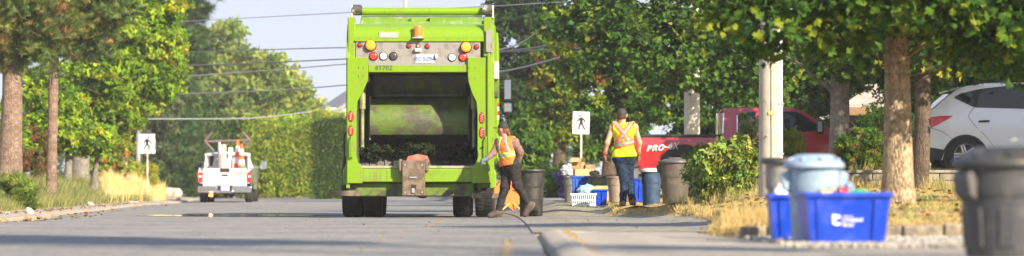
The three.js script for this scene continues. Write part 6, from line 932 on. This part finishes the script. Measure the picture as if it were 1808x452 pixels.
function person(label, pos, J, o) {
  const T = thing('person', label, 'person', pos);
  const up = unit(dif(J.chest, J.pelvis)), fwd = o.face, skin = M(o.skin, 0.6);
  const torsoL = [cap(J.pelvis, J.chest, 0.125, 0.14), cap(J.shL, J.shR, 0.058, 0.058), cap(J.chest, J.shL, 0.1, 0.055), cap(J.chest, J.shR, 0.1, 0.055), cap(J.hipL, J.hipR, 0.1, 0.1)];
  const arms = ['L', 'R'].flatMap((s) => [cap(J['sh' + s], J['el' + s], 0.054, 0.042), cap(J['el' + s], J['ha' + s], 0.042, 0.028)]);
  const legs = ['L', 'R'].flatMap((s) => [cap(J['hip' + s], J['kn' + s], 0.088, 0.058), cap(J['kn' + s], J['an' + s], 0.056, 0.04)]);
  const feet = ['L', 'R'].flatMap((s) => [cap(J['an' + s], J['toe' + s], 0.042, 0.034)]);
  const hd = J.head, rt = unit(crs(fwd, [0, 1, 0])), headL = [ell(hd, [0.078, 0.112, 0.092]), cap(v3(hd, [0, -1, 0], 0.05), v3(v3(hd, [0, -1, 0], 0.085), fwd, 0.045), 0.05, 0.034), cap(J.neck, v3(hd, [0, -1, 0], 0.04), 0.056, 0.052), cap(v3(v3(hd, fwd, 0.088), [0, -1, 0], 0.005), v3(v3(hd, fwd, 0.106), [0, -1, 0], 0.035), 0.01, 0.015), ell(v3(hd, rt, 0.08), [0.022, 0.034, 0.022]), ell(v3(hd, rt, -0.08), [0.022, 0.034, 0.022]), cap(v3(v3(hd, fwd, 0.085), [0, -1, 0], 0.065), v3(v3(hd, fwd, 0.086), [0, -1, 0], 0.072), 0.017, 0.015)];
  const all = blend([...torsoL, ...arms, ...legs, ...feet, ...headL.slice(0, 3)], 0.035), torso = blend(torsoL, 0.06), leg = blend([...legs, cap(J.hipL, J.hipR, 0.105, 0.105), cap(J.pelvis, v3(J.pelvis, up, 0.08), 0.13, 0.13)], 0.05), arm = blend(arms, 0.02), allJ = Object.values(J);
  const sh = [v3(J.shL, [0, 0, 0], 0), J.shR];
  const [lo, hi2] = boxOf(allJ, 0.2), TB = boxOf([J.chest, J.pelvis, J.shL, J.shR, J.hipL, J.hipR, J.neck], 0.2), LB = boxOf([J.pelvis, J.hipL, J.hipR, J.knL, J.knR, J.anL, J.anR], 0.17), AB = boxOf([J.chest, J.pelvis, J.shL, J.shR, J.elL, J.elR, J.haL, J.haR, J.neck], 0.16);
  const hands = ['L', 'R'].map((s) => handField(J['ha' + s], o['hd' + s] ?? dif(J['ha' + s], J['el' + s]), o['hn' + s], o['ht' + s] ?? 1, 0.55, 1.1));
  const hb = (s) => boxOf([J['ha' + s], v3(J['ha' + s], unit(o['hd' + s] ?? dif(J['ha' + s], J['el' + s])), 0.14)], 0.08);
  const parts = [netMesh(all, lo, hi2, 0.016), netMesh(blend(headL, 0.014), ...boxOf([hd], 0.2), 0.006)];
  ['L', 'R'].forEach((s, i) => parts.push(netMesh((x, y, z) => hands[i](x, y, z) + 0.002, ...hb(s), 0.005)));
  mk('body', parts, skin, T);
  mk('eyes', [1, -1].map((s) => new THREE.SphereGeometry(0.012, 8, 6).translate(...v3(v3(hd, fwd, 0.083), rt, s * 0.032))), M([0.03, 0.02, 0.015], 0.3), T);
  // trousers
  const crease = (x, y, z) => 0.004 * Math.sin(y * 70 + 8 * n3(x * 9, y * 4, z * 9)) + 0.006 * n3(x * 14, y * 10, z * 14);
  mk('trousers', netMesh((x, y, z) => Math.max(leg(x, y, z) - 0.019 - crease(x, y, z), dt(dif([x, y, z], J.pelvis), up) - 0.12, ...['L', 'R'].map((s) => { const a = J['an' + s], u = unit(dif(J['kn' + s], a)); const q = dif([x, y, z], a), near = Math.hypot(...dif(q, [u[0] * dt(q, u), u[1] * dt(q, u), u[2] * dt(q, u)])); return near < 0.12 ? 0.01 - dt(q, u) : -9; })), ...LB, 0.012), o.trousers, T);
  // boots
  for (const s of ['L', 'R']) { const a = J['an' + s], t = J['toe' + s], u = unit(dif(J['kn' + s], a)), ft = unit(dif(t, a)), heel = v3(v3(a, ft, -0.05), u, -0.045), sole = unit(dif(u, ft.map((q) => q * dt(u, ft)))); const toe = v3(t, sole, -0.01); const bf = blend([cap(heel, toe, 0.046, 0.042), cap(v3(a, u, -0.02), v3(a, u, 0.09), 0.052, 0.056), cap(v3(a, ft, 0.03), toe, 0.05, 0.042)], 0.03), q0 = v3(a, sole, -0.085), B = boxOf([heel, toe, v3(a, u, 0.1)], 0.1);
    const b = mk('boot', netMesh((x, y, z) => Math.max(bf(x, y, z), -dt(dif([x, y, z], q0), sole), dt(dif([x, y, z], v3(a, u, 0.1)), u)), ...B, 0.01), o.boots, T);
    mk('sole', netMesh((x, y, z) => Math.max(bf(x, y, z) - 0.008, Math.abs(dt(dif([x, y, z], q0), sole) - 0.004) - 0.014), ...B, 0.008), o.soles, b); }
  // shirt
  if (o.sleeves) mk('shirt', netMesh((x, y, z) => { const b = Math.min(torso(x, y, z), arm(x, y, z)); return Math.max(b - 0.014 - 0.8 * crease(x, y, z), -(dt(dif([x, y, z], J.pelvis), up) - 0.0), y - (J.neck[1] + 0.005), ...['L', 'R'].map((s) => { const q = dif([x, y, z], J['ha' + s]), u = unit(dif(J['el' + s], J['ha' + s])); return Math.hypot(...q) < 0.14 ? 0.01 - dt(q, u) : -9; })); }, ...AB, 0.013), o.shirt, T);
  // vest: torso shell cut at arms, neck and hem
  const across = unit(dif(J.shR, J.shL)), vestF = (x, y, z) => { const q = dif([x, y, z], J.chest), side = Math.abs(dt(dif([x, y, z], v3(J.shL, dif(J.shR, J.shL), 0.5)), across)); const half = Math.hypot(...dif(J.shR, J.shL)) / 2; return Math.max(torso(x, y, z) - 0.03 - 0.7 * crease(x, y, z) - 0.012 * sm(0, -0.25, dt(q, up)), side - half - 0.012 * sm(0.1, -0.1, dt(q, up)) - 0.03 * sm(0.0, -0.2, dt(q, up)), -(dt(dif([x, y, z], J.pelvis), up) - o.hem), 0.075 - Math.hypot(x - J.neck[0], (y - J.neck[1] - 0.02) * 1.2, z - J.neck[2])); };
  const vest = mk('vest', netMesh(vestF, ...TB, 0.011), o.vest, T);
  const bandOf = (nm, n, p0, w, m, off = 0.005, lim) => mk(nm, netMesh((x, y, z) => Math.max(vestF(x, y, z) - off, Math.abs(dt(dif([x, y, z], p0), n)) - w, lim ? lim(x, y, z) : -9), ...TB, 0.01), m, vest);
  for (const b of o.bands(J, up, across)) bandOf(...b);
  // gloves, cap, hair
  ['L', 'R'].forEach((s, i) => { const e = unit(dif(J['el' + s], J['ha' + s])); const cuff = cap(J['ha' + s], v3(J['ha' + s], e, 0.05), 0.037, 0.042); const g = mk('glove', netMesh((x, y, z) => Math.min(hands[i](x, y, z) - 0.004, cuff(x, y, z)), ...hb(s), 0.005), o.gloves, T); mk('cuff', netMesh((x, y, z) => Math.max(cuff(x, y, z) - 0.004, Math.abs(dt(dif([x, y, z], v3(J['ha' + s], e, 0.04)), e)) - 0.022), ...boxOf([v3(J['ha' + s], e, 0.04)], 0.09), 0.006), o.cuffs, g); });
  const hu = unit([fwd[0] * -0.12, 1, fwd[2] * -0.12]);
  const dome = ell(v3(hd, [0, 1, 0], 0.012), [0.094, 0.122, 0.105]), capM = mk('cap', netMesh((x, y, z) => Math.max(dome(x, y, z), 0.025 - dt(dif([x, y, z], hd), hu)), ...boxOf([hd], 0.22), 0.007), o.cap, T);
  const bc = v3(v3(hd, fwd, 0.1), hu, 0.032), brim = ell(bc, [0.088, 0.05, 0.088]); mk('brim', netMesh((x, y, z) => Math.max(brim(x, y, z), Math.abs(dt(dif([x, y, z], bc), hu)) - 0.006, -dt(dif([x, y, z], v3(hd, fwd, 0.07)), fwd)), ...boxOf([bc], 0.13), 0.006), o.cap, capM);
  const hairF = blend([ell(v3(hd, fwd, -0.012), [0.084, 0.112, 0.088]), ...(o.tail ? [cap(v3(v3(hd, fwd, -0.085), [0, 1, 0], -0.03), v3(v3(hd, fwd, -0.12), [0, 1, 0], -0.11), 0.035, 0.022)] : [])], 0.02);
  mk('hair', netMesh((x, y, z) => { const q = dif([x, y, z], hd); return Math.max(hairF(x, y, z), dt(q, hu) - 0.04, -(q[1] + (o.tail ? 0.16 : 0.075)), dt(q, fwd) - 0.02); }, ...boxOf([hd], 0.24), 0.007), o.hair, T);
  return T;
}
const fabric = (a, b, s, rep = 3) => MM(blotch(a, b, 14, 0.4, 0.65, s, rep, 0.12), 0.95, 0, { specularIntensity: 0.2, bumpMap: bumpFine, bumpScale: 0.004 });
const reflect = M([0.24, 0.25, 0.27], 0.4), hiOrange = M([0.8, 0.14, 0.02], 0.7), limeBand = M([0.42, 0.52, 0.03], 0.7);
{
  // worker stepping towards the truck, one arm out to it
  const d = 49.3, S = F / d, ox = 893, B = (px, py, z = 0) => [(px - ox) / S, (384.5 - py) / S, z];
  const J = { head: B(885.5, 229, -0.02), neck: B(889, 244.5, 0), chest: B(893, 259, 0), pelvis: B(899, 289, 0), shL: B(879, 251, -0.06), shR: B(905, 251.5, 0.06), elL: B(868, 271, 0.02), haL: B(856, 281, 0.1), elR: B(916, 269, 0.12), haR: B(912, 289, 0.04), hipL: B(893, 294, -0.06), hipR: B(904, 294, 0.06), knL: B(888.5, 331, -0.02), anL: B(877, 374, 0.02), toeL: B(862, 380, 0.04), knR: B(911, 328, 0.06), anR: B(931.5, 361, 0.08), toeR: B(923, 378, 0.08) };
  const face = unit([-0.86, -0.08, -0.5]);
  person('worker in orange vest and black cap stepping towards the garbage truck', [X(ox + 3, d), 0.004, -d], J, {
    face, skin: [0.42, 0.22, 0.15], sleeves: true, hem: -0.02, tail: true, hnL: [0, -1, 0.2], hnR: [-1, 0, 0], htL: -1, hdL: unit([-0.75, -0.35, 0.3]), hdR: unit([-0.1, -1, -0.1]),
    trousers: fabric([0.02, 0.019, 0.02], [0.036, 0.033, 0.033], 1201), boots: M([0.06, 0.045, 0.035], 0.7), soles: M([0.16, 0.11, 0.07], 0.8), shirt: fabric([0.24, 0.15, 0.12], [0.13, 0.085, 0.075], 1205, 5), vest: M([0.7, 0.17, 0.025], 0.8), gloves: M([0.09, 0.13, 0.19], 0.8), cuffs: M([0.06, 0.09, 0.15], 0.8), cap: M([0.02, 0.02, 0.02], 0.8), hair: M([0.12, 0.035, 0.015], 0.7),
    bands: (J, up, ac) => { const w = v3(J.pelvis, up, 0.15); const d1 = unit([ac[0] * 0.9 + up[0] * 0.35, ac[1] * 0.9 + up[1] * 0.35, ac[2] * 0.9 + up[2] * 0.35]), mid = v3(J.chest, ac, 0.02), upper = (x, y, z) => -dt(dif([x, y, z], v3(J.pelvis, up, 0.17)), up); return [['lime_band', up, w, 0.045, limeBand, 0.004], ['reflective_band', up, w, 0.022, reflect, 0.007], ['lime_band', ac, v3(J.chest, ac, -0.09), 0.034, limeBand, 0.004, upper], ['reflective_band', ac, v3(J.chest, ac, -0.09), 0.018, reflect, 0.007, upper], ['reflective_band', d1, v3(J.chest, ac, 0.07), 0.022, reflect, 0.006, upper]]; },
  });
}
{
  // worker walking away along the verge
  const d = 52, S = F / d, ox = 1102, gy = G(X(ox, d), d), base = Y(367, d) , B = (px, py, z = 0) => [(px - ox) / S, (367.5 - py) / S, z];
  const J = { head: B(1098, 204, -0.03), neck: B(1099.5, 219, 0), chest: B(1101, 236, 0), pelvis: B(1103, 271, 0), shL: B(1081.5, 224.5, 0), shR: B(1120.5, 224.5, 0), elL: B(1072, 252, 0.05), haL: B(1067.5, 274, -0.02), elR: B(1129.5, 252, -0.02), haR: B(1128, 274, -0.12), hipL: B(1093.5, 277, 0.02), hipR: B(1111, 277, -0.02), knL: B(1102, 319, 0.02), anL: B(1099, 358, 0.14), toeL: B(1097, 364, -0.02), knR: B(1111, 318, -0.14), anR: B(1117, 356, -0.1), toeR: B(1118.5, 362, -0.24) };
  const face = unit([0.12, -0.12, -1]);
  const T = person('worker in sleeveless yellow vest and blue jeans walking past the bins', [X(ox, d), G(X(ox, d), d) - 0.0, -d], J, {
    face, skin: [0.46, 0.25, 0.17], hem: -0.06, hnL: [1, 0, 0.2], hnR: [-1, 0, 0.2], htL: 1, htR: -1, hdL: unit([0.05, -1, 0.05]), hdR: unit([0, -1, 0.05]),
    trousers: fabric([0.01, 0.019, 0.044], [0.024, 0.04, 0.078], 1301), boots: M([0.16, 0.1, 0.06], 0.75), soles: M([0.05, 0.04, 0.035], 0.8), vest: M([0.5, 0.58, 0.008], 0.8), gloves: M([0.14, 0.07, 0.045], 0.8), cuffs: M([0.35, 0.06, 0.04], 0.75), cap: M([0.035, 0.03, 0.028], 0.8), hair: M([0.05, 0.03, 0.02], 0.7),
    bands: (J, up, ac) => { const w = v3(J.pelvis, up, 0.17), tilt = unit([up[0] - 0.16, up[1], up[2]]), x1 = unit([ac[0] * 0.8 + up[0] * 0.6, ac[1] * 0.8 + up[1] * 0.6, ac[2] * 0.8 + up[2] * 0.6]), x2 = unit([ac[0] * 0.8 - up[0] * 0.6, ac[1] * 0.8 - up[1] * 0.6, ac[2] * 0.8 - up[2] * 0.6]), upper = (x, y, z) => -dt(dif([x, y, z], w), tilt) + 0.02, c = v3(J.chest, up, 0.0); return [['orange_band', tilt, w, 0.062, hiOrange, 0.004], ['reflective_band', tilt, w, 0.026, reflect, 0.007], ['orange_band', x1, c, 0.055, hiOrange, 0.0035, upper], ['reflective_band', x1, c, 0.022, reflect, 0.0065, upper], ['orange_band', x2, c, 0.055, hiOrange, 0.003, upper], ['reflective_band', x2, c, 0.022, reflect, 0.006, upper]]; },
  });
}

renderer.render(scene, camera);
